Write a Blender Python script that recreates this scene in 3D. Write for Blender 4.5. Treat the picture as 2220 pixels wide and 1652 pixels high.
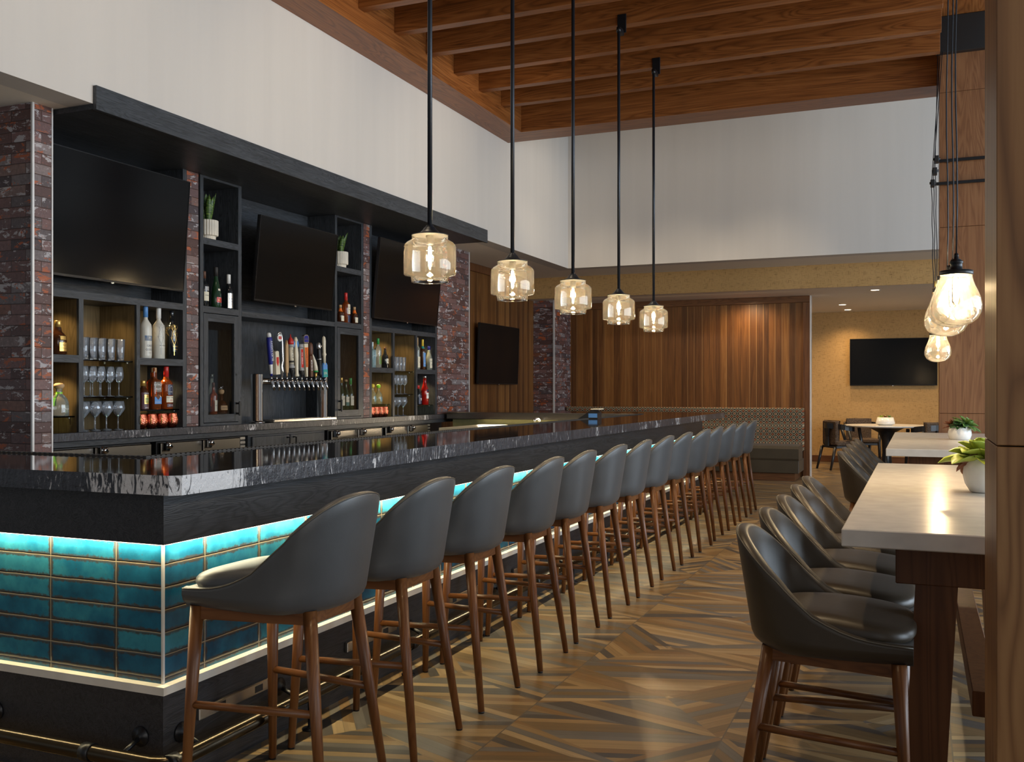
import bpy, math, random
from mathutils import Vector, Matrix
C = bpy.context.scene.collection
for o in list(bpy.data.objects): bpy.data.objects.remove(o)
sc = bpy.context.scene
PI = math.pi
random.seed(7)

# ---------------------------------------------------------------- camera, world, large lights, exposure
EYE = 1.33
cam_d = bpy.data.cameras.new('camera'); cam = bpy.data.objects.new('camera', cam_d); C.objects.link(cam)
cam_d.sensor_width = 36; cam_d.lens = 36*2092/2220; cam_d.shift_y = 19.5/2220
cam_d.clip_start = .05; cam_d.clip_end = 100
cam.location = (0, 0, EYE); cam.rotation_euler = (PI/2, 0, math.radians(22.837))
sc.camera = cam
sc.view_settings.view_transform = 'Standard'; sc.view_settings.look = 'None'
sc.view_settings.exposure = 0.36; sc.view_settings.gamma = 1.0; sc.view_settings.use_curve_mapping = False
sc.cycles.use_denoising = True
sc.cycles.adaptive_threshold = .035; sc.cycles.max_bounces = 7; sc.cycles.diffuse_bounces = 3; sc.cycles.glossy_bounces = 4
sc.cycles.transmission_bounces = 4; sc.cycles.transparent_max_bounces = 24
sc.cycles.caustics_reflective = False; sc.cycles.caustics_refractive = False
sc.cycles.sample_clamp_indirect = 4.0

w = bpy.data.worlds.new('world'); sc.world = w; w.use_nodes = True
bg = w.node_tree.nodes['Background']; bg.inputs[0].default_value = (.80, .90, 1.0, 1); bg.inputs[1].default_value = .22

def area(name, loc, aim, sx, sy, col, power, spread=180):
    d = bpy.data.lights.new(name, 'AREA'); d.shape = 'RECTANGLE'; d.size = sx; d.size_y = sy
    d.color = col; d.energy = power; d.spread = math.radians(spread)
    o = bpy.data.objects.new(name, d); C.objects.link(o); o.location = loc
    o.rotation_euler = (Vector(aim)-Vector(loc)).to_track_quat('-Z', 'Y').to_euler()
    return o
def spot(name, loc, aim, col, power, cone=60, blend=.6, r=.04):
    d = bpy.data.lights.new(name, 'SPOT'); d.color = col; d.energy = power; d.spot_size = math.radians(cone)
    d.spot_blend = blend; d.shadow_soft_size = r
    o = bpy.data.objects.new(name, d); C.objects.link(o); o.location = loc
    o.rotation_euler = (Vector(aim)-Vector(loc)).to_track_quat('-Z', 'Y').to_euler()
    return o
def point(name, loc, col, power, r=.02):
    d = bpy.data.lights.new(name, 'POINT'); d.color = col; d.energy = power; d.shadow_soft_size = r
    o = bpy.data.objects.new(name, d); C.objects.link(o); o.location = loc
    return o
WARM = (1.0, .74, .44); WARM2 = (1.0, .82, .58); COOL = (.72, .86, 1.0)
# assumed daylight from unseen windows on the right, and an added lamp behind
area('assumed_daylight_right', (7.0, 7.0, 2.2), (-3, 7.5, 1.6), 11.0, 3.4, COOL, 700)  # unseen source, assumed from the cool sheen on the stool backs
area('added_fill_behind', (5.6, -4.4, 2.4), (-2.5, 6, 1.6), 6.5, 3.6, (1.0, .93, .84), 110)  # added lamp without a window, set aside to keep the far television dark
# assumed ceiling spots without fixtures, plus added wall, column and panel fills
spot('column_fill_spot', (.5, -.4, 4.5), (.75, 2.5, 1.9), WARM2, 70, 24, 1.0, .08)  # added fill, brightens the front of the near column
for yy in (1.8, 3.6, 5.4, 7.2, 9.0, 10.4):
    spot('assumed_ceiling_spot', (-1.15, yy, 4.5), (-1.2, yy+.1, 0), WARM, 50 if yy < 2 else 130 if yy < 4 else 190, 62, .9, .05)  # assumed from the light pools on the floor, no fixtures modelled
for yy in (3.2, 5.2, 7.5, 9.8):
    spot('assumed_bar_spot', (-3.3, yy, 4.5), (-3.0, yy, 1.0), WARM2, 60, 70, .9, .05)  # assumed unseen spots above the bar
for yy in (4.0, 6.5, 8.9, 11.6):
    spot('added_wall_spot', (-2.6, yy, 4.4), (-4.7, yy+.3, 3.6), WARM2, 40, 90, 1.0, .1)  # added wash for the upper left wall, no visible source
for yy in (12.6,):
    for xx in (-3.6, -2.2, -.8):
        spot('added_far_spot', (xx, 11.3, 5.0), (xx, 13.2, 3.5), WARM, 5, 110, 1.0, .1)  # added weak wash for the upper far wall, no visible source
area('panel_fill', (-3.4, 14.46, 2.755), (-3.4, 15.0, 1.2), 3.6, .06, WARM, 3)  # added strip without a fixture, evens the light on the plank wall
for xx in (-4.2, -3.0, -1.9):
    spot('panel_fill_spot', (xx, 10.3, 4.34), (xx, 15.3, 1.1), WARM2, 85, 46, 1.0, .12)  # added fills for the far plank wall, leaving its top darker

# ---------------------------------------------------------------- node helper
class G:
    def __init__(s, name):
        s.mat = bpy.data.materials.new(name); s.mat.use_nodes = True
        s.nt = s.mat.node_tree; s.nt.nodes.clear()
        s.out = s.nt.nodes.new('ShaderNodeOutputMaterial')
        s._co = None
    def set(s, sock, v):
        if isinstance(v, bpy.types.NodeSocket): s.nt.links.new(v, sock)
        elif isinstance(v, (tuple, list)) and sock.type == 'RGBA' and len(v) == 3: sock.default_value = (*v, 1)
        else: sock.default_value = v
    def n(s, t, props=None, **k):
        nd = s.nt.nodes.new('ShaderNode'+t)
        for a, b in (props or {}).items(): setattr(nd, a, b)
        for a, b in k.items():
            key = a.replace('_', ' ')
            sk = nd.inputs[int(a[1:])] if a[0] == 'i' and a[1:].isdigit() else nd.inputs[key]
            s.set(sk, b)
        return nd
    def m(s, op, a, b=0.0, c=0.0):
        nd = s.nt.nodes.new('ShaderNodeMath'); nd.operation = op
        for i, v in enumerate((a, b, c)): s.set(nd.inputs[i], v)
        return nd.outputs[0]
    def co(s, kind='Object'):
        if s._co is None: s._co = s.nt.nodes.new('ShaderNodeTexCoord')
        return s._co.outputs[kind]
    def xyz(s, v=None):
        nd = s.n('SeparateXYZ', i0=v if v is not None else s.co()); return nd.outputs
    def vec(s, x, y=0.0, z=0.0):
        return s.n('CombineXYZ', i0=x, i1=y, i2=z).outputs[0]
    def scale(s, v, t):
        nd = s.n('Mapping', i0=v); nd.inputs['Scale'].default_value = t; return nd.outputs[0]
    def noise(s, v, scale=5, detail=3, rough=.5, dist=0.0):
        return s.n('TexNoise', i0=v, Scale=scale, Detail=detail, Roughness=rough, Distortion=dist).outputs[0]
    def white(s, v):
        return s.n('TexWhiteNoise', {'noise_dimensions': '3D'}, i0=v).outputs[0]
    def ramp(s, f, stops, interp='LINEAR'):
        nd = s.nt.nodes.new('ShaderNodeValToRGB'); s.set(nd.inputs[0], f); r = nd.color_ramp; r.interpolation = interp
        while len(r.elements) < len(stops): r.elements.new(.5)
        for e, (p, c) in zip(r.elements, stops):
            e.position = p; e.color = (*c, 1) if len(c) == 3 else c
        return nd.outputs[0]
    def mix(s, f, a, b, mode='MIX'):
        nd = s.nt.nodes.new('ShaderNodeMix'); nd.data_type = 'RGBA'; nd.blend_type = mode
        s.set(nd.inputs[0], f); s.set(nd.inputs[6], a); s.set(nd.inputs[7], b); return nd.outputs[2]
    def step(s, v, a, b):
        nd = s.n('MapRange', i0=v, i1=a, i2=b, i3=0.0, i4=1.0); return nd.outputs[0]
    def bump(s, h, strength=.2, dist=.01):
        return s.n('Bump', Height=h, Strength=strength, Distance=dist).outputs[0]
    def bsdf(s, col, rough=.5, metal=0.0, normal=None, spec=.5, coat=0.0, emit=None, estr=0.0, sheen=0.0):
        b = s.nt.nodes.new('ShaderNodeBsdfPrincipled')
        s.set(b.inputs['Base Color'], col); s.set(b.inputs['Roughness'], rough); s.set(b.inputs['Metallic'], metal)
        b.inputs['Specular IOR Level'].default_value = spec
        b.inputs['Coat Weight'].default_value = coat; b.inputs['Coat Roughness'].default_value = .08
        b.inputs['Sheen Weight'].default_value = sheen
        if normal is not None: s.set(b.inputs['Normal'], normal)
        if emit is not None: s.set(b.inputs['Emission Color'], emit); b.inputs['Emission Strength'].default_value = estr
        s.nt.links.new(b.outputs[0], s.out.inputs[0]); return s.mat

def plain(name, col, rough=.5, metal=0.0, spec=.5, coat=0.0, bump=0.0, bscale=200):
    g = G(name); nrm = None
    nz = g.noise(g.co(), 14, 2)
    c = g.mix(g.step(nz, .3, .75), tuple(x*.92 for x in col), tuple(min(1, x*1.06) for x in col))
    if bump: nrm = g.bump(g.noise(g.co(), bscale, 2), bump, .002)
    return g.bsdf(c, rough, metal, nrm, spec, coat)
def glow(name, col, strength):
    g = G(name); e = g.n('Emission', Color=col, Strength=strength); g.nt.links.new(e.outputs[0], g.out.inputs[0]); return g.mat
def glass(name, tint, gloss=1.0, rough=.02, fac=1.0, glow_haze=None):
    g = G(name)
    t = g.n('BsdfTransparent', Color=tint); gl = g.n('BsdfGlossy', Color=(gloss,)*3, Roughness=rough)
    if glow_haze:
        tl = g.n('BsdfTranslucent' if len(glow_haze) == 2 else 'BsdfDiffuse', Color=glow_haze[1]); t = g.n('MixShader', i0=glow_haze[0], i1=t.outputs[0], i2=tl.outputs[0])
    fr = g.n('Fresnel', IOR=1.5).outputs[0]
    mx = g.n('MixShader', i0=g.m('MULTIPLY', fr, fac), i1=t.outputs[0], i2=gl.outputs[0])
    g.nt.links.new(mx.outputs[0], g.out.inputs[0]); return g.mat

def wood(name, dark, mid, light, axis='X', rough=.45, scale=1.0, coat=0.0, board=None, board_axis='Z', bump=.08, contrast=1.0):
    """grain running along axis; board = board length across board_axis for tone change between veneers"""
    g = G(name); x, y, z = g.xyz()
    sc3 = {'X': (1.0, 14, 14), 'Y': (14, 1.0, 14), 'Z': (14, 14, 1.0)}[axis]
    v = g.scale(g.co(), tuple(k*scale for k in sc3))
    n1 = g.noise(v, 1.0, 5, .6, 1.2)
    v2 = g.scale(g.co(), tuple(k*scale*(5 if k > 2 else 1.5) for k in sc3))
    n2 = g.noise(v2, 1.0, 3, .6, .3)
    sc4 = tuple(k*scale*.28 for k in sc3)
    n3 = g.noise(g.scale(g.co(), sc4), 1.0, 2, .5, 2.0)
    rings = g.m('ABSOLUTE', g.m('SINE', g.m('MULTIPLY', n3, 42.0)))
    f = g.m('ADD', g.m('MULTIPLY', n1, .5), g.m('ADD', g.m('MULTIPLY', n2, .25), g.m('MULTIPLY', rings, .22)))
    if board:
        s = {'X': x, 'Y': y, 'Z': z}[board_axis]
        idv = g.m('FLOOR', g.m('DIVIDE', s, board))
        f = g.m('ADD', f, g.m('MULTIPLY', g.m('SUBTRACT', g.white(g.vec(idv, 3.1, 1.7)), .5), .22))
    f = g.m('ADD', g.m('MULTIPLY', g.m('SUBTRACT', f, .47), contrast), .5)
    c = g.ramp(f, [(.22, dark), (.5, mid), (.78, light)])
    return g.bsdf(c, rough, 0, g.bump(f, bump, .004), .4, coat)

def planks(name, along):
    """vertical walnut boards of uneven width; along = the horizontal axis of the wall"""
    g = G(name); o = g.xyz(); h = o[0] if along == 'X' else o[1]; z = o[2]
    warp = g.m('MULTIPLY', g.white(g.vec(g.m('FLOOR', g.m('DIVIDE', h, .36)), 5.0)), .06)
    p = g.m('DIVIDE', g.m('ADD', h, warp), .105)
    row = g.m('FLOOR', p)
    fr = g.m('FRACT', p)
    rnd = g.white(g.vec(row, 2.3, .7))
    v = g.vec(g.m('MULTIPLY', h, 16.0), g.m('MULTIPLY', z, .9), g.m('MULTIPLY', row, 7.3))
    n1 = g.noise(v, 1.0, 5, .6, 1.6)
    n2 = g.noise(g.vec(g.m('MULTIPLY', h, 70.0), g.m('MULTIPLY', z, 1.6), row), 1.0, 2, .5, .2)
    f = g.m('ADD', g.m('MULTIPLY', n1, .55), g.m('ADD', g.m('MULTIPLY', n2, .22), g.m('MULTIPLY', rnd, .30)))
    c = g.ramp(f, [(.28, (.048, .017, .0045)), (.48, (.115, .043, .011)), (.62, (.180, .071, .018)), (.82, (.28, .128, .036))])
    edge = g.m('MINIMUM', fr, g.m('SUBTRACT', 1.0, fr))
    sap = g.m('MULTIPLY', g.step(fr, .80, .97), g.step(g.white(g.vec(row, 4.4)), .45, .5))
    c = g.mix(g.m('MULTIPLY', sap, .55), c, (.40, .20, .07))
    c = g.mix(g.step(edge, .025, .0), c, (.015, .006, .002))
    return g.bsdf(c, .42, 0, g.bump(g.m('ADD', g.m('MULTIPLY', f, .4), g.step(edge, 0, .03)), .15, .004), .4)

def grid(g, u, v, bw, rh, offset):
    """brick layout: per-brick id vector, distance to the joint in metres"""
    r = g.m('DIVIDE', v, rh); row = g.m('FLOOR', r)
    sh = g.m('MULTIPLY', g.m('MODULO', g.m('ABSOLUTE', row), 2.0), offset)
    q = g.m('ADD', g.m('DIVIDE', u, bw), sh); col = g.m('FLOOR', q)
    fu = g.m('FRACT', q); fv = g.m('FRACT', r)
    du = g.m('MULTIPLY', g.m('MINIMUM', fu, g.m('SUBTRACT', 1.0, fu)), bw)
    dv = g.m('MULTIPLY', g.m('MINIMUM', fv, g.m('SUBTRACT', 1.0, fv)), rh)
    return g.vec(row, col, 0.0), du, dv, fu, fv

def brick_mat():
    g = G('brick'); x, y, z = g.xyz()
    u = g.m('ADD', x, y)
    wob = g.m('MULTIPLY', g.m('SUBTRACT', g.noise(g.co(), 9, 2), .5), .008)
    idv, du, dv, fu, fv = grid(g, g.m('ADD', u, wob), g.m('ADD', z, wob), .25, .0665, .5)
    rnd = g.white(idv)
    base = g.ramp(rnd, [(0, (.085, .042, .036)), (.3, (.150, .076, .068)), (.55, (.21, .115, .108)), (.75, (.070, .048, .052)), (.88, (.24, .20, .20)), (1.0, (.20, .075, .042))])
    fine = g.noise(g.co(), 60, 3)
    base = g.mix(g.m('MULTIPLY', g.step(fine, .35, .7), .35), base, (.03, .016, .014))
    pos = g.vec(g.m('MULTIPLY', u, 1.0), g.m('MULTIPLY', z, 2.2), g.m('MULTIPLY', rnd, 40.0))
    p1 = g.noise(pos, 7, 5, .75, .6)
    base = g.mix(g.m('MULTIPLY', g.step(p1, .570, .585), .85), base, (.46, .43, .44))
    p2 = g.noise(g.vec(u, g.m('MULTIPLY', z, 2.0), g.m('ADD', 50.0, g.m('MULTIPLY', rnd, 20.0))), 6, 5, .75, .6)
    base = g.mix(g.m('MULTIPLY', g.step(p2, .585, .60), .9), base, (.40, .095, .028))
    p3 = g.noise(g.vec(u, g.m('MULTIPLY', z, 1.3), 9.0), 26, 4, .8)
    base = g.mix(g.m('MULTIPLY', g.step(p3, .66, .68), .8), base, (.55, .50, .48))
    d = g.m('MINIMUM', du, dv)
    c = g.mix(g.step(d, .0035, .0012), base, (.045, .020, .015))
    h = g.m('ADD', g.step(d, .0, .006), g.m('MULTIPLY', p1, .5))
    return g.bsdf(c, g.m('ADD', .38, g.m('MULTIPLY', p1, .3)), 0, g.bump(h, .35, .006), .5)

def tile_mat():
    g = G('teal_tile'); x, y, z = g.xyz()
    u = g.m('SUBTRACT', x, y)
    wob = g.m('MULTIPLY', g.m('SUBTRACT', g.noise(g.co(), 14, 2), .5), .004)
    idv, du, dv, fu, fv = grid(g, g.m('ADD', u, g.m('ADD', wob, .082)), g.m('ADD', z, g.m('ADD', wob, -.008)), .30, .0745, 0.0)
    rnd = g.white(idv)
    n1 = g.noise(g.co(), 9, 4, .6)
    c = g.ramp(g.m('ADD', g.m('MULTIPLY', n1, .7), g.m('MULTIPLY', rnd, .35)), [(.25, (.004, .036, .078)), (.5, (.008, .090, .170)), (.75, (.026, .180, .260))])
    d = g.m('MINIMUM', du, dv)
    rag = g.m('MULTIPLY', g.noise(g.co(), 42, 5, .75), .030)
    rim = g.step(g.m('ADD', d, g.m('SUBTRACT', .010, rag)), .009, .002)
    c = g.mix(g.m('MULTIPLY', rim, .85), c, (.040, .028, .017))
    spk = g.noise(g.co(), 120, 3, .7)
    c = g.mix(g.m('MULTIPLY', g.step(spk, .66, .70), .6), c, (.05, .035, .02))
    c = g.mix(g.step(d, .0014, .0007), c, (.30, .24, .16))
    h = g.m('ADD', g.step(d, .0, .005), g.m('MULTIPLY', n1, .6))
    return g.bsdf(c, .16, 0, g.bump(h, .35, .004), .5)

def stone_mat():
    g = G('black_granite'); x, y, z = g.xyz()
    v = g.vec(g.m('MULTIPLY', x, 1.0), g.m('MULTIPLY', y, 1.0), g.m('MULTIPLY', z, .35))
    n0 = g.noise(v, 3.2, 4, .6, 1.0)
    vv = g.vec(g.m('ADD', g.m('MULTIPLY', x, 2.2), g.m('MULTIPLY', n0, 1.2)), g.m('MULTIPLY', y, 2.8), g.m('MULTIPLY', z, .5))
    n1 = g.noise(vv, 4.0, 6, .65, 1.6)
    vein = g.m('ABSOLUTE', g.m('SUBTRACT', n1, .5))
    base = g.ramp(g.noise(g.co(), 30, 4, .6), [(.3, (.006, .006, .008)), (.6, (.014, .014, .018)), (.8, (.030, .030, .038))])
    big = g.step(g.noise(g.vec(x, y, 0.0), .9, 2, .5), .42, .62)
    vm = g.m('MULTIPLY', g.step(vein, .012, .0), g.m('ADD', .05, g.m('MULTIPLY', big, .30)))
    c = g.mix(vm, base, (.34, .33, .35))
    # the split edge face shows more pale crystal streaks, and a big white cluster at the near corner
    nrm = g.n('NewGeometry').outputs['Normal']; nz = g.xyz(nrm)[2]
    side = g.step(g.m('ABSOLUTE', nz), .7, .3)
    st = g.noise(g.vec(g.m('MULTIPLY', x, 48.0), g.m('MULTIPLY', y, 48.0), g.m('MULTIPLY', z, 13.0)), 1.0, 5, .65, 1.4)
    cl = g.noise(g.vec(x, y, 3.0), 3.4, 4, .7)
    dist = g.n('VectorMath', {'operation': 'DISTANCE'}, i0=g.co(), i1=(.36, -4.50, .035)).outputs['Value']
    near = g.m('MULTIPLY', g.step(dist, .55, .05), .145)
    e = g.step(g.m('ADD', g.m('ADD', g.m('MULTIPLY', st, .50), g.m('MULTIPLY', cl, .50)), near), .565, .61)
    grey = g.mix(g.step(st, .36, .68), (.018, .018, .023), (.052, .052, .064))
    ec = g.mix(e, grey, (.66, .65, .66))
    c = g.mix(side, c, ec)
    r = g.mix(side, (.05,)*3, (.30,)*3)
    bm = g.bump(g.m('MULTIPLY', g.m('ADD', g.noise(g.co(), 34, 4, .7), g.m('MULTIPLY', st, .6)), side), .55, .006)
    return g.bsdf(c, r, 0, bm, .5)

def floor_mat():
    g = G('wood_mosaic_tile'); x, y, z = g.xyz()
    T = .805
    a = g.m('DIVIDE', g.m('SUBTRACT', x, -1.495), T); b = g.m('DIVIDE', g.m('SUBTRACT', y, 3.71), T)
    ia = g.m('FLOOR', a); ib = g.m('FLOOR', b); fa = g.m('FRACT', a); fb = g.m('FRACT', b)
    rnd = g.white(g.vec(ia, ib, .5))
    flip = g.step(rnd, .49, .51)
    fa2 = g.m('ADD', g.m('MULTIPLY', fa, g.m('SUBTRACT', 1.0, flip)), g.m('MULTIPLY', g.m('SUBTRACT', 1.0, fa), flip))
    cb = g.m('SUBTRACT', fb, .5); acb = g.m('ABSOLUTE', cb)
    up = g.m('GREATER_THAN', cb, 0.0)
    sgn = g.m('SUBTRACT', g.m('MULTIPLY', up, 2.0), 1.0)
    steep = g.m('LESS_THAN', g.m('ADD', fa2, g.m('MULTIPLY', acb, .75)), .40)
    wedge = g.m('LESS_THAN', acb, g.m('MULTIPLY', g.m('SUBTRACT', fa2, .35), .55))
    w1 = g.m('ADD', g.m('ADD', acb, g.m('MULTIPLY', rnd, .5)), g.m('MULTIPLY', fa2, .30))
    w2 = g.m('ADD', g.m('MULTIPLY', fa2, .80), g.m('MULTIPLY', cb, .6))
    w3 = g.m('SUBTRACT', acb, g.m('MULTIPLY', fa2, .38))
    def sel(m, p, q): return g.m('ADD', g.m('MULTIPLY', p, m), g.m('MULTIPLY', q, g.m('SUBTRACT', 1.0, m)))
    ww = sel(wedge, w3, w1); ww = sel(steep, w2, ww)
    reg = g.m('ADD', g.m('MULTIPLY', steep, 3.0), g.m('ADD', g.m('MULTIPLY', wedge, 7.0), g.m('MULTIPLY', up, 13.0)))
    q = g.m('DIVIDE', ww, .056); sid = g.m('FLOOR', q); fq = g.m('FRACT', q)
    r2 = g.white(g.vec(g.m('ADD', sid, g.m('MULTIPLY', reg, 31.0)), ia, ib))
    along = g.m('ADD', g.m('MULTIPLY', fa2, 1.0), g.m('MULTIPLY', cb, .4))
    gr = g.noise(g.vec(g.m('MULTIPLY', along, 3.0), g.m('MULTIPLY', ww, 46.0), g.m('MULTIPLY', r2, 30.0)), 1.0, 4, .6, .4)
    c = g.ramp(r2, [(0, (.165, .108, .050)), (.16, (.25, .160, .074)), (.30, (.125, .112, .096)), (.44, (.31, .205, .096)), (.58, (.074, .066, .058)), (.70, (.205, .120, .050)), (.82, (.145, .130, .112)), (.92, (.37, .260, .138))], 'CONSTANT')
    c = g.mix(g.m('MULTIPLY', g.step(gr, .3, .75), .35), c, (.085, .062, .044))
    c = g.mix(g.m('MULTIPLY', g.step(g.m('MINIMUM', fq, g.m('SUBTRACT', 1.0, fq)), .05, .0), .5), c, (.035, .025, .018))
    da = g.m('MULTIPLY', g.m('MINIMUM', fa, g.m('SUBTRACT', 1.0, fa)), T); db = g.m('MULTIPLY', g.m('MINIMUM', fb, g.m('SUBTRACT', 1.0, fb)), T)
    d = g.m('MINIMUM', da, db)
    c = g.mix(g.step(d, .0034, .0020), c, (.10, .08, .06))
    return g.bsdf(c, g.m('ADD', .24, g.m('MULTIPLY', gr, .14)), 0, g.bump(g.m('ADD', g.step(d, 0, .004), g.m('MULTIPLY', gr, .25)), .06, .002), .4)

def wallpaper_mat():
    g = G('gold_weave_wallpaper'); x, y, z = g.xyz(); u = g.m('ADD', x, y)
    n1 = g.noise(g.vec(g.m('MULTIPLY', u, 11.0), g.m('MULTIPLY', z, 150.0), 0.0), 1.0, 4, .6)
    n2 = g.noise(g.vec(g.m('MULTIPLY', u, 150.0), g.m('MULTIPLY', z, 11.0), 5.0), 1.0, 4, .6)
    base = g.mix(g.noise(g.co(), 3, 3), (.46, .268, .098), (.54, .325, .130))
    base = g.mix(g.m('MULTIPLY', g.step(n1, .57, .66), .75), base, (.14, .07, .022))
    base = g.mix(g.m('MULTIPLY', g.step(n2, .58, .67), .7), base, (.14, .07, .022))
    return g.bsdf(base, .7, 0, g.bump(g.m('ADD', n1, n2), .12, .002), .25)

def paint_mat(name, col, rough=.75, streak=.06):
    g = G(name); x, y, z = g.xyz()
    n = g.noise(g.vec(g.m('MULTIPLY', g.m('ADD', x, y), 5.0), g.m('MULTIPLY', z, .25), 0.0), 1.0, 4, .55)
    c = g.mix(g.step(n, .25, .8), tuple(k*(1-streak) for k in col), tuple(min(1, k*(1+streak)) for k in col))
    return g.bsdf(c, rough, 0, g.bump(g.noise(g.co(), 180, 2), .04, .001), .3)

def fabric_pattern_mat():
    g = G('geometric_fabric'); x, y, z = g.xyz()
    P = .088
    u = g.m('PINGPONG', g.m('DIVIDE', x, P), .5); zz = g.m('DIVIDE', z, P)
    vz = g.m('PINGPONG', zz, .5); row = g.m('MODULO', g.m('FLOOR', g.m('ADD', zz, .5)), 3.0)
    dia = g.m('ADD', u, vz); dia2 = g.m('ABSOLUTE', g.m('SUBTRACT', u, vz))
    k1 = g.m('LESS_THAN', g.m('FRACT', g.m('MULTIPLY', dia, 3.0)), .56)
    k2 = g.m('LESS_THAN', g.m('FRACT', g.m('MULTIPLY', g.m('MAXIMUM', u, vz), 6.0)), .48)
    k3 = g.m('LESS_THAN', g.m('ABSOLUTE', g.m('SUBTRACT', dia2, .22)), .05)
    dot = g.m('LESS_THAN', dia, .14)
    r1 = g.m('LESS_THAN', row, .5)
    blk = g.m('ADD', g.m('MULTIPLY', r1, k2), g.m('MULTIPLY', g.m('SUBTRACT', 1.0, r1), k1))
    c = g.mix(g.m('MINIMUM', blk, 1.0), (.40, .325, .21), (.010, .009, .008))
    c = g.mix(k3, c, (.02, .017, .014))
    org = g.m('MULTIPLY', g.m('GREATER_THAN', dia, .80), 1.0)
    c = g.mix(org, c, (.26, .075, .028))
    c = g.mix(dot, c, (.30, .085, .03))
    return g.bsdf(c, .75, 0, g.bump(g.noise(g.co(), 300, 2), .1, .001), .25)

def tweed_mat():
    g = G('brown_tweed'); x, y, z = g.xyz()
    n = g.noise(g.vec(g.m('MULTIPLY', g.m('ADD', x, y), 140.0), g.m('MULTIPLY', z, 45.0), 0.0), 1.0, 3, .6)
    c = g.ramp(n, [(.3, (.025, .017, .012)), (.5, (.10, .066, .045)), (.7, (.24, .17, .12))])
    return g.bsdf(c, .85, 0, g.bump(n, .2, .002), .2)

def leather_mat(name, col, rough=.36):
    g = G(name)
    n = g.noise(g.co(), 5, 3, .5); v = g.n('TexVoronoi', i0=g.co(), Scale=260.0).outputs[0]
    c = g.mix(g.step(n, .3, .75), tuple(k*.85 for k in col), tuple(k*1.12 for k in col))
    return g.bsdf(c, g.m('ADD', rough, g.m('MULTIPLY', n, .08)), 0, g.bump(v, .06, .001), .5, sheen=.05)

def steel_mat(name, col=(.62, .60, .57), rough=.22, axis='X'):
    g = G(name); k = {'X': (2, 160, 160), 'Y': (160, 2, 160), 'Z': (160, 160, 2)}[axis]
    n = g.noise(g.scale(g.co(), k), 1.0, 2)
    return g.bsdf(g.mix(n, tuple(c*.95 for c in col), col), g.m('ADD', rough-.03, g.m('MULTIPLY', n, .06)), 1.0, None)

def hammered_mat():
    g = G('hammered_copper'); v = g.n('TexVoronoi', i0=g.co(), Scale=150.0).outputs[0]
    return g.bsdf((.70, .20, .12), .22, 1.0, g.bump(v, .45, .004))

M = {}
M['ceiling_wood'] = wood('walnut_beam', (.095, .028, .0065), (.225, .075, .018), (.36, .140, .040), 'X', .38, 1.0, 0, .62, 'Z', .06)
M['ceiling_wood_y'] = wood('walnut_beam_long', (.095, .028, .0065), (.225, .075, .018), (.36, .140, .040), 'Y', .38, 1.0, 0, .62, 'Z', .06)
M['column_wood'] = wood('walnut_column', (.115, .044, .017), (.215, .092, .038), (.31, .150, .066), 'Z', .40, 1.0, 0, None, 'Z', .04, .9)
M['column_wood_near'] = wood('walnut_column_figured', (.100, .042, .014), (.230, .110, .042), (.36, .195, .080), 'Z', .40, .62, 0, None, 'Z', .04, 1.1)
M['trim_wood'] = wood('walnut_trim', (.045, .016, .006), (.105, .038, .013), (.17, .068, .024), 'Z', .38)
M['trim_wood_x'] = wood('walnut_trim_x', (.045, .016, .006), (.105, .038, .013), (.17, .068, .024), 'X', .38)
M['black_oak'] = wood('black_stained_oak', (.011, .012, .014), (.034, .038, .044), (.072, .080, .092), 'Y', .42, 3.0, 0, None, 'Z', .25)
M['black_oak_z'] = wood('black_stained_oak_upright', (.011, .012, .014), (.034, .038, .044), (.072, .080, .092), 'Z', .42, 3.0, 0, None, 'Z', .25)
M['bar_oak'] = wood('bar_front_oak', (.009, .0085, .009), (.025, .024, .026), (.052, .050, .054), 'Y', .40, 3.0, 0, None, 'Z', .25)
M['niche'] = wood('niche_lining', (.075, .050, .022), (.135, .092, .040), (.19, .132, .062), 'Z', .5, 1.2)
M['leg_wood'] = wood('stained_beech', (.075, .026, .007), (.150, .054, .015), (.215, .086, .026), 'Z', .38, 1.0, .06, None, 'Z', .02)
M['leg_wood_x'] = wood('stained_beech_x', (.075, .026, .007), (.150, .054, .015), (.215, .086, .026), 'X', .38, 1.0, .06, None, 'Z', .02)
M['table_wood'] = wood('table_walnut', (.060, .022, .008), (.125, .047, .016), (.18, .074, .027), 'Z', .40)
M['chair_wood'] = plain('ebonised_wood', (.018, .016, .016), .32)
M['planks_x'] = planks('walnut_planks_far', 'X'); M['planks_y'] = planks('walnut_planks_left', 'Y')
M['brick'] = brick_mat(); M['tile'] = tile_mat(); M['stone'] = stone_mat(); M['floor'] = floor_mat()
M['paper'] = wallpaper_mat(); M['wall'] = paint_mat('warm_white_wallcovering', (.60, .565, .53), .75, .04); M['ceil'] = paint_mat('ceiling_paint', (.80, .73, .64), .8, .01)
M['fabric'] = fabric_pattern_mat(); M['tweed'] = tweed_mat()
M['leather'] = leather_mat('grey_leather', (.072, .073, .075), .36); M['leather2'] = leather_mat('brown_leather', (.047, .034, .020), .36)
M['piping'] = plain('piping', (.11, .095, .07), .4)  # paler than the leather, the edge highlight is put into its colour
M['steel'] = steel_mat('brushed_steel', (.33, .31, .28), .26, axis='Z'); M['post_steel'] = steel_mat('polished_steel', (.78, .76, .72), .14, axis='Z'); M['steel_y'] = steel_mat('brushed_steel_y', (.50, .48, .45), axis='Y'); M['chrome'] = plain('chrome', (.75, .75, .76), .08, 1.0)
M['copper'] = hammered_mat()
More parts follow.
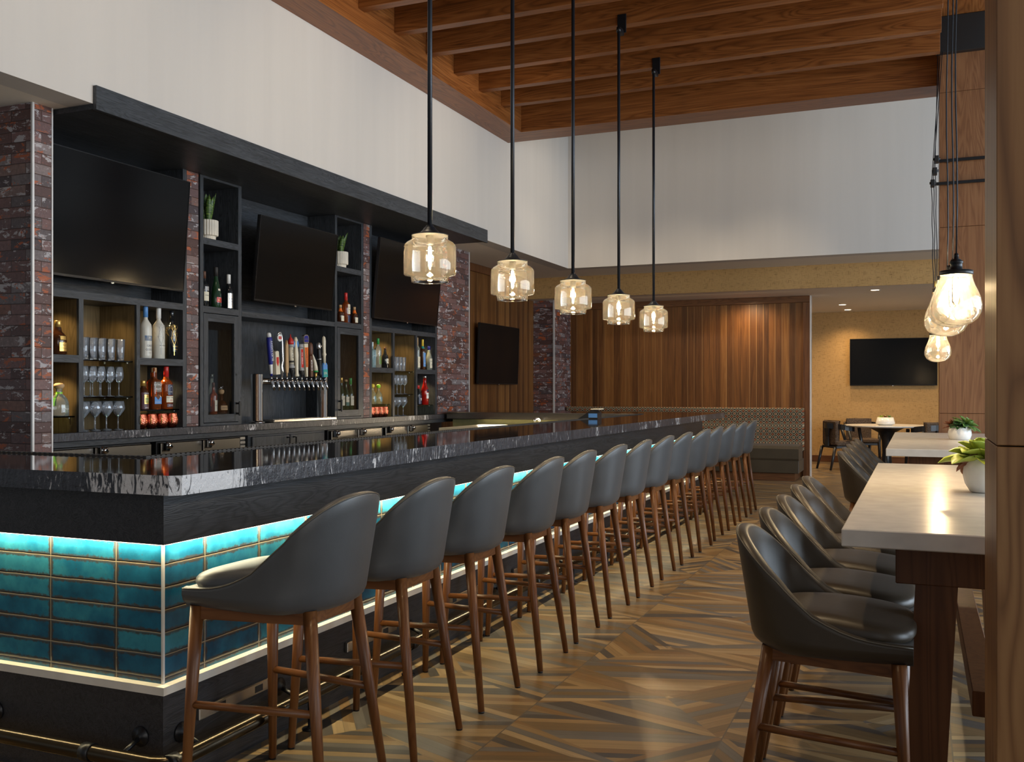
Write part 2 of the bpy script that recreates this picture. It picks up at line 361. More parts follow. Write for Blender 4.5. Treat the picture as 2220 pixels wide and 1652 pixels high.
M['black_metal'] = plain('black_metal', (.012, .012, .014), .35, .3); M['dark_metal'] = plain('dark_blue_metal', (.030, .034, .042), .38, .5)
M['bronze'] = plain('bronze_pipe', (.060, .045, .028), .22, .85)
M['tv'] = plain('tv_screen', (.004, .004, .0045), .14, 0, .18); M['tv_frame'] = plain('tv_bezel', (.010, .010, .011), .3, .4)
M['trim_metal'] = plain('white_metal_bead', (.72, .70, .68), .35, .3)
M['ledge'] = plain('cream_ledge', (.74, .70, .62), .4)
M['quartz'] = plain('white_quartz', (.74, .70, .64), .20, 0, .5)
M['plastic_black'] = plain('black_plastic', (.010, .010, .011), .45); M['rubber'] = plain('rubber_mat', (.035, .032, .030), .6)
M['ceramic'] = plain('cream_ceramic', (.74, .66, .54), .45); M['ceramic2'] = plain('white_glazed_ceramic', (.82, .80, .76), .12)
M['soil'] = plain('soil', (.03, .02, .012), .9)
M['cream'] = plain('cream', (.72, .64, .48), .35); M['white'] = plain('white', (.80, .79, .76), .4); M['paper_label'] = plain('paper_label', (.74, .68, .52), .55)
M['ink'] = plain('ink', (.02, .018, .018), .6); M['red'] = plain('red', (.55, .025, .02), .35); M['blue'] = plain('blue', (.018, .022, .22), .35)
M['skyblue'] = plain('sky_blue', (.10, .28, .62), .4); M['teal'] = plain('teal', (.02, .30, .28), .4); M['orange'] = plain('orange', (.80, .17, .02), .4); M['green'] = plain('green', (.03, .30, .07), .4)
M['lime'] = plain('lime', (.30, .72, .03), .4); M['gold'] = plain('gold', (.72, .46, .13), .3, .7); M['cork'] = plain('cork', (.50, .32, .16), .7); M['yellow'] = plain('yellow', (.80, .58, .06), .4)
M['brown'] = plain('brown', (.10, .038, .018), .5); M['purple'] = plain('purple_label', (.07, .018, .035), .4); M['grey'] = plain('grey', (.35, .34, .33), .35)
M['silver'] = plain('silver', (.70, .70, .70), .22, .9); M['navy'] = plain('navy', (.012, .018, .06), .4)
M['glass'] = glass('clear_glass', (.985, .985, .975)); M['amber_glass'] = glass('amber_glow_glass', (.985, .98, .955), 1.0, .02, 1.15, (.040, (1.0, .95, .84)))  # second glass: translucent share stands in for bulb glow and window reflections
M['stem_glass'] = glass('stemware_glass', (.985, .99, 1.0), 1.0, .03, 1.0, (.14, (.80, .88, 1.0), 1))  # pale blue matte share paints in the window highlights
M['shelf_glass'] = glass('shelf_glass', (.70, .82, .78), 1.0, .02); M['door_glass'] = glass('door_glass', (.94, .94, .94), .3, .02, .25)
M['clear_bottle'] = glass('clear_bottle', (.96, .975, .95), 1.0, .03, 1.0, (.20, (.85, .92, .80), 1))  # pale matte share brightens the bottle in place of reflected light
M['frost'] = plain('frosted_bottle', (.62, .60, .53), .35)
M['dark_bottle'] = plain('dark_bottle', (.010, .012, .014), .08, 0, .6); M['green_bottle'] = plain('green_bottle', (.010, .035, .014), .08, 0, .6)
M['amber_bottle'] = glass('amber_liquor', (.72, .28, .06), 1.0, .03, 1.0, (.22, (.70, .15, .03), 1)); M['rye_bottle'] = glass('rye_liquor', (.66, .22, .05), 1.0, .03, 1.0, (.22, (.50, .14, .04), 1))  # reddish matte share puts the glow of lit liquor into the colour
M['brown_bottle'] = plain('brown_bottle', (.050, .016, .006), .08, 0, .6); M['red_bottle'] = glass('red_liquor', (.85, .08, .04), 1.0, .03, 1.0, (.34, (.85, .03, .02), 1))
M['blue_bottle'] = glass('pale_blue_bottle', (.62, .85, .92), 1.0, .03, 1.0, (.28, (.55, .80, .88), 1)); M['yellow_bottle'] = glass('pale_yellow_bottle', (.93, .92, .70), 1.0, .03, 1.0, (.24, (.85, .80, .45), 1))
M['bulb'] = glow('filament_glow', (1.0, .76, .42), 70.0); M['led'] = glow('led_strip', (1.0, .86, .60), 14.0); M['down'] = glow('downlight_glow', (1.0, .80, .52), 9.0)
M['leaf'] = plain('leaf_dark', (.022, .075, .020), .4); M['leaf2'] = plain('leaf_lime', (.36, .45, .06), .4); M['leaf3'] = plain('leaf_rust', (.18, .055, .02), .45); M['leaf4'] = plain('leaf_mid', (.12, .22, .05), .4)
M['sink_deck'] = plain('cream_deck', (.80, .74, .55), .35); M['screen'] = glow('terminal_screen', (.25, .50, .85), .9)
M['splash'] = plain('speckled_splash', (.20, .20, .10), .35, 0, .5, 0, .4, 260)
def snake_mat():
    g = G('snake_leaf'); x, y, z = g.xyz()
    n = g.noise(g.vec(g.m('MULTIPLY', x, 20.0), g.m('MULTIPLY', y, 20.0), g.m('MULTIPLY', z, 120.0)), 1.0, 3, .6, .5)
    return g.bsdf(g.ramp(n, [(.38, (.010, .035, .008)), (.5, (.045, .11, .018)), (.64, (.17, .24, .04))]), .4)
M['snake'] = snake_mat()

# ---------------------------------------------------------------- mesh helper
class MB:
    def __init__(s): s.v = []; s.f = []; s.mi = []; s.sm = []; s.T = None
    def add(s, vs, fs, m=0, smooth=False):
        b = len(s.v)
        for p in vs:
            s.v.append(tuple(s.T @ Vector(p)) if s.T is not None else tuple(p))
        for f in fs:
            s.f.append(tuple(b+i for i in f)); s.mi.append(m); s.sm.append(smooth)
        return s
    def box(s, x0, x1, y0, y1, z0, z1, m=0):
        x0, x1 = min(x0, x1), max(x0, x1); y0, y1 = min(y0, y1), max(y0, y1); z0, z1 = min(z0, z1), max(z0, z1)
        vs = [(x, y, z) for z in (z0, z1) for y in (y0, y1) for x in (x0, x1)]
        return s.add(vs, [(0, 2, 3, 1), (4, 5, 7, 6), (0, 1, 5, 4), (2, 6, 7, 3), (0, 4, 6, 2), (1, 3, 7, 5)], m)
    def cbox(s, x0, x1, y0, y1, z0, z1, b=.004, m=0):
        """box with chamfered edges"""
        a = ((x0, x1), (y0, y1), (z0, z1)); vs = []; idx = {}
        for ix in (0, 1):
            for iy in (0, 1):
                for iz in (0, 1):
                    sg = [1 if k == 0 else -1 for k in (ix, iy, iz)]; base = [a[0][ix], a[1][iy], a[2][iz]]
                    for ax in range(3):
                        p = [base[k]+(0 if k == ax else sg[k]*b) for k in range(3)]
                        idx[ix, iy, iz, ax] = len(vs); vs.append(p)
        fs = []
        for ax in range(3):
            o1, o2 = [k for k in range(3) if k != ax]
            for side in (0, 1):
                q = []
                for (i, j) in ((0, 0), (1, 0), (1, 1), (0, 1)):
                    c = [0, 0, 0]; c[ax] = side; c[o1] = i; c[o2] = j; q.append(idx[c[0], c[1], c[2], ax])
                fs.append(q)
        for ax in range(3):
            o1, o2 = [k for k in range(3) if k != ax]
            for i in (0, 1):
                for j in (0, 1):
                    q = []
                    for e, face in ((0, o1), (1, o1), (1, o2), (0, o2)):
                        c = [0, 0, 0]; c[ax] = e; c[o1] = i; c[o2] = j; q.append(idx[c[0], c[1], c[2], face])
                    fs.append(q)
        for ix in (0, 1):
            for iy in (0, 1):
                for iz in (0, 1): fs.append([idx[ix, iy, iz, k] for k in range(3)])
        cx, cy, cz = (x0+x1)/2, (y0+y1)/2, (z0+z1)/2; out = []
        for f in fs:
            p = [Vector(vs[i]) for i in f]; nrm = (p[1]-p[0]).cross(p[2]-p[0]); ctr = sum(p, Vector())/len(p)-Vector((cx, cy, cz))
            out.append(tuple(f) if nrm.dot(ctr) > 0 else tuple(reversed(f)))
        return s.add(vs, out, m)
    def prism(s, poly, z0, z1, m=0, axis='Z', smooth=False):
        """poly 2D; extruded along axis. For axis X poly=(y,z); for Y poly=(x,z)"""
        n = len(poly)
        def P(a, b, c): return (a, b, c) if axis == 'Z' else ((c, a, b) if axis == 'X' else (a, c, b))
        vs = [P(a, b, z0) for a, b in poly]+[P(a, b, z1) for a, b in poly]
        area = sum(poly[i][0]*poly[(i+1) % n][1]-poly[(i+1) % n][0]*poly[i][1] for i in range(n))
        flip = (area < 0) != (axis == 'Y')
        fs = [tuple(range(n-1, -1, -1)), tuple(range(n, 2*n))]+[(i, (i+1) % n, n+(i+1) % n, n+i) for i in range(n)]
        if flip: fs = [tuple(reversed(f)) for f in fs]
        s.add(vs, fs[:2], m); s.v = s.v[:-2*n]; k = len(s.f)-2
        s.f = s.f[:k]; s.mi = s.mi[:k]; s.sm = s.sm[:k]
        b = len(s.v); s.add(vs, fs[:2], m)
        for f in fs[2:]: s.f.append(tuple(b+i for i in f)); s.mi.append(m); s.sm.append(smooth)
        return s
    def lathe(s, prof, seg=24, c=(0, 0, 0), m=0, smooth=True, cap=True, sq=None, axis='Z'):
        """prof [(r,z)] bottom to top; sq = superellipse exponent for squarish bottles"""
        vs = []; n = len(prof)
        for r, z in prof:
            for k in range(seg):
                t = 2*PI*k/seg; ca, sa = math.cos(t), math.sin(t)
                if sq: q = (abs(ca)**sq+abs(sa)**sq)**(-1/sq); ca *= q; sa *= q
                p = (r*ca, r*sa, z)
                if axis == 'X': p = (z, r*ca, r*sa)
                elif axis == 'Y': p = (r*sa, z, r*ca)
                vs.append((p[0]+c[0], p[1]+c[1], p[2]+c[2]))
        fs = [(i*seg+k, i*seg+(k+1) % seg, (i+1)*seg+(k+1) % seg, (i+1)*seg+k) for i in range(n-1) for k in range(seg)]
        b = len(s.v); s.add(vs, fs, m, smooth)
        if cap:
            if prof[0][0] > 1e-5: s.f.append(tuple(b+k for k in range(seg-1, -1, -1))); s.mi.append(m); s.sm.append(False)
            if prof[-1][0] > 1e-5: s.f.append(tuple(b+(n-1)*seg+k for k in range(seg))); s.mi.append(m); s.sm.append(False)
        return s
    def tube(s, pts, r, seg=10, m=0, smooth=True):
        """round bar along a list of points, r a number or one radius per point"""
        pts = [Vector(p) for p in pts]; rs = r if isinstance(r, (list, tuple)) else [r]*len(pts)
        vs = []; up = None
        for i, p in enumerate(pts):
            d = (pts[min(i+1, len(pts)-1)]-pts[max(i-1, 0)]).normalized()
            if up is None: up = Vector((0, 0, 1)) if abs(d.z) < .9 else Vector((1, 0, 0))
            a = d.cross(up).normalized(); b2 = a.cross(d).normalized(); up = b2
            for k in range(seg):
                t = 2*PI*k/seg; vs.append(p+(a*math.cos(t)+b2*math.sin(t))*rs[i])
        n = len(pts)
        fs = [(i*seg+k, i*seg+(k+1) % seg, (i+1)*seg+(k+1) % seg, (i+1)*seg+k) for i in range(n-1) for k in range(seg)]
        fs = [tuple(reversed(f)) for f in fs]
        b = len(s.v); s.add(vs, fs, m, smooth)
        s.f.append(tuple(b+k for k in range(seg))); s.f.append(tuple(b+(n-1)*seg+k for k in range(seg-1, -1, -1)))
        s.mi += [m, m]; s.sm += [False, False]
        return s
    def grid(s, fn, nu, nv, m=0, smooth=True, flip=False):
        vs = [fn(i/(nu-1), j/(nv-1)) for i in range(nu) for j in range(nv)]
        fs = [(i*nv+j, (i+1)*nv+j, (i+1)*nv+j+1, i*nv+j+1) for i in range(nu-1) for j in range(nv-1)]
        if flip: fs = [tuple(reversed(f)) for f in fs]
        return s.add(vs, fs, m, smooth)
    def text(s, body, size, fn, m=0, spacing=1.0):
        """letters as thin faces; fn maps (x, y) in the text's own plane to a point"""
        cu = bpy.data.curves.new('t', 'FONT'); cu.body = body; cu.size = size; cu.align_x = 'CENTER'; cu.align_y = 'CENTER'
        cu.resolution_u = 2; cu.space_character = spacing
        o = bpy.data.objects.new('t', cu); C.objects.link(o)
        bpy.context.view_layer.update()
        me = bpy.data.meshes.new_from_object(o.evaluated_get(bpy.context.evaluated_depsgraph_get()))
        vs = [fn(v.co.x, v.co.y) for v in me.vertices]; fs = [tuple(p.vertices) for p in me.polygons]
        bpy.data.objects.remove(o); bpy.data.meshes.remove(me); bpy.data.curves.remove(cu)
        return s.add(vs, fs, m)
    def build(s, name, mats, parent=None, world=False):
        mats = mats if isinstance(mats, (list, tuple)) else [mats]
        vs = s.v
        if world and parent is not None:
            L = Vector((0, 0, 0)); p = parent
            while p is not None: L += p.location; p = p.parent
            vs = [(v[0]-L.x, v[1]-L.y, v[2]-L.z) for v in vs]
        me = bpy.data.meshes.new(name); me.from_pydata(vs, [], s.f)
        for k in mats: me.materials.append(M[k] if isinstance(k, str) else k)
        me.polygons.foreach_set('material_index', s.mi); me.polygons.foreach_set('use_smooth', s.sm); me.update()
        o = bpy.data.objects.new(name, me); C.objects.link(o)
        if parent is not None: o.parent = parent
        return o

def tag(o, label=None, cat=None, group=None, kind=None):
    if label: o['label'] = label
    if cat: o['category'] = cat
    if group: o['group'] = group
    if kind: o['kind'] = kind
    return o
def thing(name, label, cat, loc=(0, 0, 0), rz=0, group=None):
    o = bpy.data.objects.new(name, None); C.objects.link(o); o.location = loc; o.rotation_euler = (0, 0, rz); o.empty_display_size = .05
    return tag(o, label, cat, group)
def dup(root, loc=None, rz=None, label=None, group=None):
    kids = {}
    for o in bpy.data.objects:
        if o.parent: kids.setdefault(o.parent.name, []).append(o)
    def rec(o, par):
        c = o.copy(); C.objects.link(c)
        if par is not None: c.parent = par
        for k in kids.get(o.name, []): rec(k, c)
        return c
    r = rec(root, None)
    if loc is not None: r.location = loc
    if rz is not None: r.rotation_euler = (0, 0, rz)
    if label: r['label'] = label
    if group: r['group'] = group
    return r
def struct(name, mb, mats, label, cat): return tag(mb.build(name, mats), label, cat, None, 'structure')
ORD = ['first', 'second', 'third', 'fourth', 'fifth', 'sixth', 'seventh', 'eighth', 'ninth', 'tenth', 'eleventh', 'twelfth', 'thirteenth', 'fourteenth', 'fifteenth']

# ---------------------------------------------------------------- room shell
BX = -5.3          # face of the back bar cabinets
ZC = 3.094         # underside of the bulkheads
struct('floor', MB().box(-8, 9, -5, 19.2, -.1, 0), 'floor', 'wood-look mosaic tile floor with thin grout lines', 'floor')
struct('wall_left', MB().box(-4.885, -4.685, -5, 13.42, ZC, 5.15), 'wall', 'off-white upper wall above the back bar', 'wall')
struct('wall_far', MB().box(-4.685, 5, 13.22, 13.42, ZC, 5.15), 'wall', 'off-white upper wall above the far end of the room', 'wall')
struct('ceiling_left', MB().box(-8, -4.885, -5, 14.2, ZC, ZC+.1), 'ceil', 'beige soffit ceiling behind the left bulkhead', 'ceiling')
struct('ceiling_far', MB().box(-4.885, 5, 13.42, 14.2, ZC, ZC+.1), 'ceil', 'beige soffit strip in front of the gold papered beam', 'ceiling')
struct('ceiling_high', MB().box(-4.885, .19, 11.0, 13.22, 5.1, 5.2), 'ceil', 'white ceiling strip behind the wooden coffer', 'ceiling')
struct('beam_gold', MB().box(-5.73, 5, 14.2, 14.22, 2.768, ZC+.1), 'paper', 'gold woven wallpaper beam across the far end', 'beam')
struct('ceiling_back', MB().box(-5.73, 5, 14.22, 19.2, 2.768, 2.87), 'ceil', 'low beige ceiling of the back dining room', 'ceiling')
struct('wall_back', MB().box(-8, 5, 18.75, 18.95, 0, 2.768), 'paper', 'gold woven wallpaper wall of the back dining room', 'wall')
struct('baseboard_back', MB().cbox(-8, 5, 18.725, 18.75, 0, .12, .004), 'trim_wood_x', 'walnut baseboard under the gold wallpaper', 'baseboard')
struct('wall_wood_left', MB().box(-5.9, -5.73, 11.0, 14.5, 0, ZC), 'planks_y', 'walnut plank wall beside the brick end pillar', 'wall')
struct('trim_1', MB().cbox(-5.73, -5.70, 11.0, 14.5, 2.985, ZC, .004), 'trim_wood', 'walnut top rail of the left plank wall', 'trim')
mb = MB().box(-5.376, -1.625, 15.3, 15.44, 0, 2.68)
struct('wall_wood_far', mb, 'planks_x', 'walnut plank wall above the patterned banquette', 'wall')
struct('trim_2', MB().cbox(-5.376, -1.52, 15.27, 15.44, 2.665, 2.768, .004), 'trim_wood_x', 'reddish walnut top rail of the far plank wall', 'trim')
struct('trim_3', MB().cbox(-1.625, -1.52, 15.27, 15.44, 0, 2.665, .004), 'trim_wood', 'reddish walnut end post of the far plank wall', 'trim')
struct('trim_4', MB().box(-1.52, -1.508, 15.275, 15.45, 0, 2.768), 'trim_metal', 'thin pale metal edge beside the walnut end post', 'trim')
struct('pillar_far', MB().box(-5.73, -5.376, 14.5, 15.44, 0, 2.768), 'brick', 'brick pillar in the far left corner', 'pillar')
struct('trim_5', MB().box(-5.392, -5.366, 14.49, 14.516, 0, 2.768), 'trim_metal', 'pale metal corner bead of the far brick pillar', 'trim')
struct('pillar_near', MB().box(-7.2, -5.0, 4.307, 4.452, 0, ZC), 'brick', 'brick pillar at the near end of the back bar', 'pillar')
struct('trim_6', MB().box(-5.010, -4.996, 4.303, 4.317, 0, ZC), 'trim_metal', 'pale metal corner bead nearest the camera on the brick pillar', 'trim')
struct('trim_7', MB().box(-5.010, -4.996, 4.446, 4.456, 0, ZC), 'trim_metal', 'pale metal bead between brick pillar and first television bay', 'trim')
struct('pillar_strip_1', MB().box(-5.68, BX, 5.999, 6.131, 1.043, 3.058), 'brick', 'narrow brick strip right of the first television', 'pillar')
struct('pillar_strip_2', MB().box(-5.68, BX, 8.622, 8.738, 1.043, 3.058), 'brick', 'narrow brick strip left of the third television', 'pillar')
struct('pillar_end', MB().box(-5.68, BX, 10.284, 11.17, 1.043, ZC), 'brick', 'wide brick pillar at the far end of the back bar', 'pillar')
struct('trim_8', MB().box(-5.31, -5.293, 11.158, 11.176, 1.043, ZC), 'trim_metal', 'pale metal bead on the far edge of the brick end pillar', 'trim')
struct('wall_bar', MB().box(-5.9, -5.71, 4.45, 11.2, 0, ZC), 'black_oak_z', 'dark wall behind the back bar cabinets', 'wall')

# wooden coffer
struct('ceiling_wood_panel', MB().box(-4.685, .6, -5, 11.0, 5.0, 5.08), 'ceiling_wood', 'walnut panel closing the coffered ceiling', 'ceiling')
mb = MB().box(-4.685, -4.345, -5, 10.596, 4.39, 5.0)
struct('beam_left', mb, 'ceiling_wood_y', 'long walnut edge beam along the left wall', 'beam')
struct('beam_far', MB().box(-4.685, .19, 10.596, 11.0, 4.39, 5.0), 'ceiling_wood', 'walnut edge beam closing the far end of the coffer', 'beam')
BEAMS = [10.0-.603*k for k in range(16)]
for i, y in enumerate(BEAMS):
    o = struct('beam_cross', MB().cbox(-4.345, .19, y, y+.10, 4.543, 5.0, .003), 'ceiling_wood', '%s walnut ceiling beam counted from the far wall' % (ORD[i] if i < 15 else 'last'), 'beam')
    o['group'] = 'cross beams of the coffered ceiling'
struct('beam_header', MB().box(.19, .62, 2.47, 11.0, 4.965, 5.3), 'ceiling_wood_y', 'walnut header joining the two right columns', 'beam')
mb = MB()
for z0, z1 in ((0, 1.2), (1.203, 2.9), (2.903, 3.95), (3.953, 4.965)): mb.cbox(.165, .62, 2.47, 2.89, z0, z1, .002)
struct('column_near', mb, 'column_wood_near', 'walnut column nearest the camera at the right edge', 'column')
mb = MB()
for z0, z1 in ((0, 1.1), (1.103, 2.92), (2.923, 4.24), (4.243, 4.965)): mb.cbox(.19, .62, 10.35, 10.77, z0, z1, .002)
struct('column_far', mb, 'column_wood', 'walnut column standing behind the second white table', 'column')
tag(MB().cbox(.155, .60, 10.27, 10.35, 4.61, 4.965, .006).build('canopy_box', 'plastic_black'), 'black cable canopy box at the top of the far walnut column', 'canopy')

# black soffit over the back bar
t = thing('bar_canopy', 'black-stained oak canopy running above the three bar televisions', 'canopy', (-5.0, 4.47, 3.06))
MB().cbox(-4.685, -4.655, 4.474, 10.32, 3.055, 3.205, .002).build('fascia', 'black_oak', t, True)
MB().box(-5.69, -4.685, 4.474, 10.28, 3.060, 3.092).build('underside', 'black_oak', t, True)

# recessed downlights of the back room
for i, (x, y, wd) in enumerate(((-.575, 14.82, 'nearest the gold beam'), (-1.18, 17.15, 'in the middle of the back ceiling'), (-1.165, 18.26, 'closest to the gold wallpaper wall'))):
    t = thing('downlight', 'round recessed downlight %s' % wd, 'ceiling light', (x, y, 2.768), 0, 'downlights of the back room')
    MB().lathe([(.055, -.001), (.075, -.004), (.078, 0)], 24, cap=False).build('trim_ring', 'white', t)
    MB().lathe([(.0, -.0015), (.056, -.0015)], 24, cap=False).build('lens', 'down', t)
    spot('downlight_lamp', (x, y, 2.74), (x, y, 0), WARM, 50, 130, 1.0, .05)
for x, y in ((-2.6, 17.2), (-1.1, 16.6), (.2, 16.9), (1.4, 17.2), (-2.4, 14.9)):  # added fills without fixtures, spread to light the room evenly
    spot('back_room_fill', (x, y, 2.74), (x, y+.5, 0), WARM, 52, 150, 1.0, .08)

# ---------------------------------------------------------------- the bar
PX, PY, PE = -2.29, 2.48, 10.93        # tiled front, near end, far end
bar = thing('tiled_bar', 'long bar front of turquoise tiles between black oak bands', 'bar', (PX-.3, 6.5, 0))
LX = -7.0
def lshape(mb, out, z0, z1, m=0, th=.10, far=True):
    """band round the near corner: along the front, back along the near end"""
    x1 = PX+out; y0 = PY-out
    mb.box(x1-th-out, x1, y0, PE, z0, z1, m); mb.box(LX, x1-th-out, y0, y0+th+out, z0, z1, m)
    return mb
lshape(MB(), 0, .36, .83).build('tile_panel', 'tile', bar, True)
lshape(MB(), .004, 0, .335).build('plinth', 'bar_oak', bar, True)
lshape(MB(), .030, .825, 1.0, 0, .14).build('apron', 'bar_oak', bar, True)
lshape(MB(), .032, .335, .362).build('ledge', 'ledge', bar, True)
MB().box(PX-.004, PX+.004, PY-.004, PY+.004, .362, .83).build('corner_bead', 'trim_metal', bar, True)
mb = MB().box(PX+.004, PX+.018, PY-.02, PE, .822, .8245); mb.box(LX, PX+.018, PY-.018, PY-.004, .822, .8245)
mb.build('led_strip', 'led', bar, True)
# light strips washing the tiles
area('bar_strip_light', (PX+.020, 6.7, .821), (PX-.004, 6.7, .3), 8.4, .014, (1.0, .84, .50), 40)
area('bar_strip_light_end', (-3.6, PY-.020, .821), (-3.6, PY+.004, .3), 2.6, .014, (1.0, .84, .46), 9.5)
bpy.data.objects['bar_strip_light'].rotation_euler = (math.radians(6), 0, PI/2)
bpy.data.objects['bar_strip_light_end'].rotation_euler = (math.radians(6), 0, 0)
for i in range(9):                                   # steel socket strips on the plinth
    y = 2.63+.93*i
    if y+.45 > PE: break
    p = MB().cbox(PX+.004, PX+.022, y, y+.43, .196, .238, .003).build('outlet_strip', 'steel_y', bar, True); p['label'] = 'steel socket strip on the black plinth'
    mb = MB()
    for q in (.09, .30): mb.box(PX+.022, PX+.0228, y+q, y+q+.045, .205, .229)
    mb.build('socket', 'plastic_black', p, True)
# far leg of the bar and its back
mb = MB().box(-5.2, PX-.1, 10.83, 10.93, 0, 1.0); mb.build('far_panel', 'bar_oak', bar, True)

ct = thing('bar_counter', 'polished black granite bar counter with split pale-veined edge', 'counter', (-2.5, 6.9, 1.0))
X1, X0, Y0, Y1 = -2.125, -2.83, 2.355, 11.57
out = [(X1-.028, Y0), (X1, Y0+.028), (X1, Y1), (-5.26, Y1), (-5.26, 10.45), (X0, 10.45), (X0, 2.965), (LX, 2.965), (LX, Y0)]
mb = MB()
rows = [(-.012, 1.005), (0, 1.0), (0.0, 1.056), (-.004, 1.0625)]
# top plate of quads (L-shaped plan cut into three)
ZT, ZB = 1.0625, 1.0
mb.prism([(X1-.028, Y0), (X1, Y0+.028), (X1, Y1), (X0, Y1), (X0, Y0)], ZB, ZT)
mb.prism([(X0, Y0), (X0, 2.965), (LX, 2.965), (LX, Y0)], ZB, ZT)
mb.prism([(X0, 10.45), (X0, Y1), (-5.26, Y1), (-5.26, 10.45)], ZB, ZT)
mb.build('slab', 'stone', ct, True)
mb = MB(); n = 260
for k in range(n):                                     # rubber rail, ribbed, along the bartender's edge
    y = 2.98+k*(10.42-2.98)/n; mb.box(X0-.004, X0+.020, y, y+.017, ZT, ZT+.007)
mb.box(X0-.006, X0+.022, 2.965, 10.44, ZT, ZT+.003)
for k in range(140):
    x = LX+.05+k*.0297; mb.box(x, x+.017, 2.945, 2.969, ZT, ZT+.007)
mb.build('rail_mat', 'rubber', ct, True)

# foot rail
fr = thing('foot_rail', 'black pipe foot rail on brackets along the bar plinth', 'foot rail', (-2.1, 6.5, 0))
RZ, RX, RY, RR = .138, -2.198, 2.388, .026
mb = MB(); mb.tube([(LX, RY, RZ), (RX-.05, RY, RZ), (RX-.014, RY+.014, RZ), (RX, RY+.05, RZ), (RX, 10.85, RZ)], RR, 14); mb.build('rail', 'bronze', fr, True)
for y in (2.42, 4.0, 5.6, 7.2, 8.8, 10.3):
    mb = MB().lathe([(RR+.004, -.02), (RR+.004, .02)], 16, (RX, y, RZ), axis='Y'); mb.build('coupling', 'black_metal', fr, True)
mb = MB().lathe([(RR+.004, -.02), (RR+.004, .02)], 16, (-2.52, RY, RZ), axis='X'); mb.build('coupling', 'black_metal', fr, True)
def bracket(p, q, axis, c):
    mb = MB().tube([p, q], .0085, 10)
    k = p[0] if axis == 'X' else p[1]; sg = 1 if axis == 'X' else -1
    mb.lathe(sorted([(.034, k), (.034, k+sg*.006), (.014, k+sg*.009), (.010, k+sg*.018)], key=lambda e: e[1]), 16, c, axis=axis)
    mb.build('bracket', 'black_metal', fr, True)
for y in (2.56, 3.10, 4.13, 5.16, 6.19, 7.22, 8.25, 9.28, 10.31):
    bracket((PX+.004, y, RZ+.042), (RX, y, RZ+.008), 'X', (0, y, RZ+.042))
for x in (-2.38, -3.05, -3.9, -4.8):
    bracket((x, PY-.004, RZ+.042), (x, RY, RZ+.008), 'Y', (x, 0, RZ+.042))
for y in (2.50, 3.18, 3.97, 4.75, 5.53, 6.31, 7.1, 7.9, 8.7, 9.5, 10.3):
    mb = MB().lathe([(.032, 0), (.032, .005), (.012, .008), (.009, .011), (.009, RZ-RR)], 14, (RX, y, 0)); mb.build('foot_post', 'black_metal', fr, True)

# sink deck and splash behind the far leg
sk = thing('under_bar_sink', 'cream-lit sink deck under the far leg of the bar', 'sink', (-4.0, 10.3, 0))
MB().cbox(-4.75, -2.95, 9.25, 10.36, .89, .925, .004).build('deck', 'sink_deck', sk, True)
MB().box(-4.75, -2.95, 9.27, 10.36, 0, .89).build('cabinet', 'black_oak', sk, True)
MB().box(-5.15, -2.85, 10.40, 10.43, .60, .985).build('back_splash', 'splash', sk, True)
MB().cbox(-5.22, -2.84, 10.37, 10.45, .985, 1.066, .003).build('steel_edge', 'steel', sk, True)
MB().tube([(-4.0, 10.3, .925), (-4.0, 10.3, .99), (-4.0, 10.26, 1.01), (-4.0, 10.18, 1.0), (-4.0, 10.16, .97)], .012, 10).build('faucet', 'chrome', sk, True)
area('assumed_under_bar_light', (-2.86, 6.8, .96), (-5.3, 6.8, .7), 7.0, .05, WARM2, 3)  # assumed strip without a fixture, brightens the fridge doors
area('assumed_sink_light', (-3.9, 10.36, .98), (-3.9, 9.8, .90), 1.8, .02, WARM2, 7)  # assumed unseen strip that lights the sink deck
tm = thing('order_terminal', 'small black order screen tilted on the bartender side of the counter', 'screen', (-2.95, 8.95, ZT), math.radians(8))
tm.location = (-2.80, 8.62, ZT)
MB().prism([(-.13, 0), (.055, 0), (.055, .055), (.02, .082), (-.005, .082)], -.11, .11, 0, 'Y').build('housing', 'plastic_black', tm)
MB().box(-.030, .052, -.1125, -.110, .012, .050).build('blue_panel', 'skyblue', tm)  # flat blue panel on the end face of the housing
MB().cbox(-.01, .075, -.118, .118, .084, .094, .003).build('hood', 'cream', tm)

# ---------------------------------------------------------------- back counter and what is under it
bc = thing('back_counter', 'black granite back bar counter below the shelves', 'counter', (-5.5, 7.7, .98))
MB().cbox(-5.69, -5.262, 4.462, 11.16, .982, 1.042, .003).build('slab', 'stone', bc, True)
MB().box(-5.68, -5.285, 4.47, 11.1, .943, .982).build('apron', 'black_oak', bc, True)
def fridge(y0, y1, label, vent=True):
    t = thing('bar_fridge', label, 'fridge', (-5.5, (y0+y1)/2, 0), 0, 'steel fridges under the back counter')
    MB().cbox(-5.66, -5.31, y0, y1, .02, .938, .003).build('cabinet', 'plastic_black', t, True)
    n = 2; ve = .10 if vent else .02; wd = (y1-y0-ve)/n
    for k in range(n):
        a = y0+.012+k*wd
        d = MB().cbox(-5.31, -5.272, a, a+wd-.02, .10, .929, .005).build('door', 'steel', t, True)
        mb = MB().cbox(-5.272, -5.225, a+.012, a+.050, .865, .936, .008); mb.lathe([(.022, -5.228), (.022, -5.205), (.012, -5.2)], 14, (0, a+.031, .908), axis='X')
        mb.build('latch', 'chrome', d, True)
    if vent:
        mb = MB()
        for k in range(7): mb.box(-5.305, -5.29, y1-.085, y1-.02, .70+k*.035, .72+k*.035)
        mb.build('vent_grille', 'silver', t, True)
fridge(4.50, 5.62, 'steel two-door fridge closest to the brick pillar', False)
fridge(5.68, 6.72, 'steel two-door fridge left of the black cabinet')
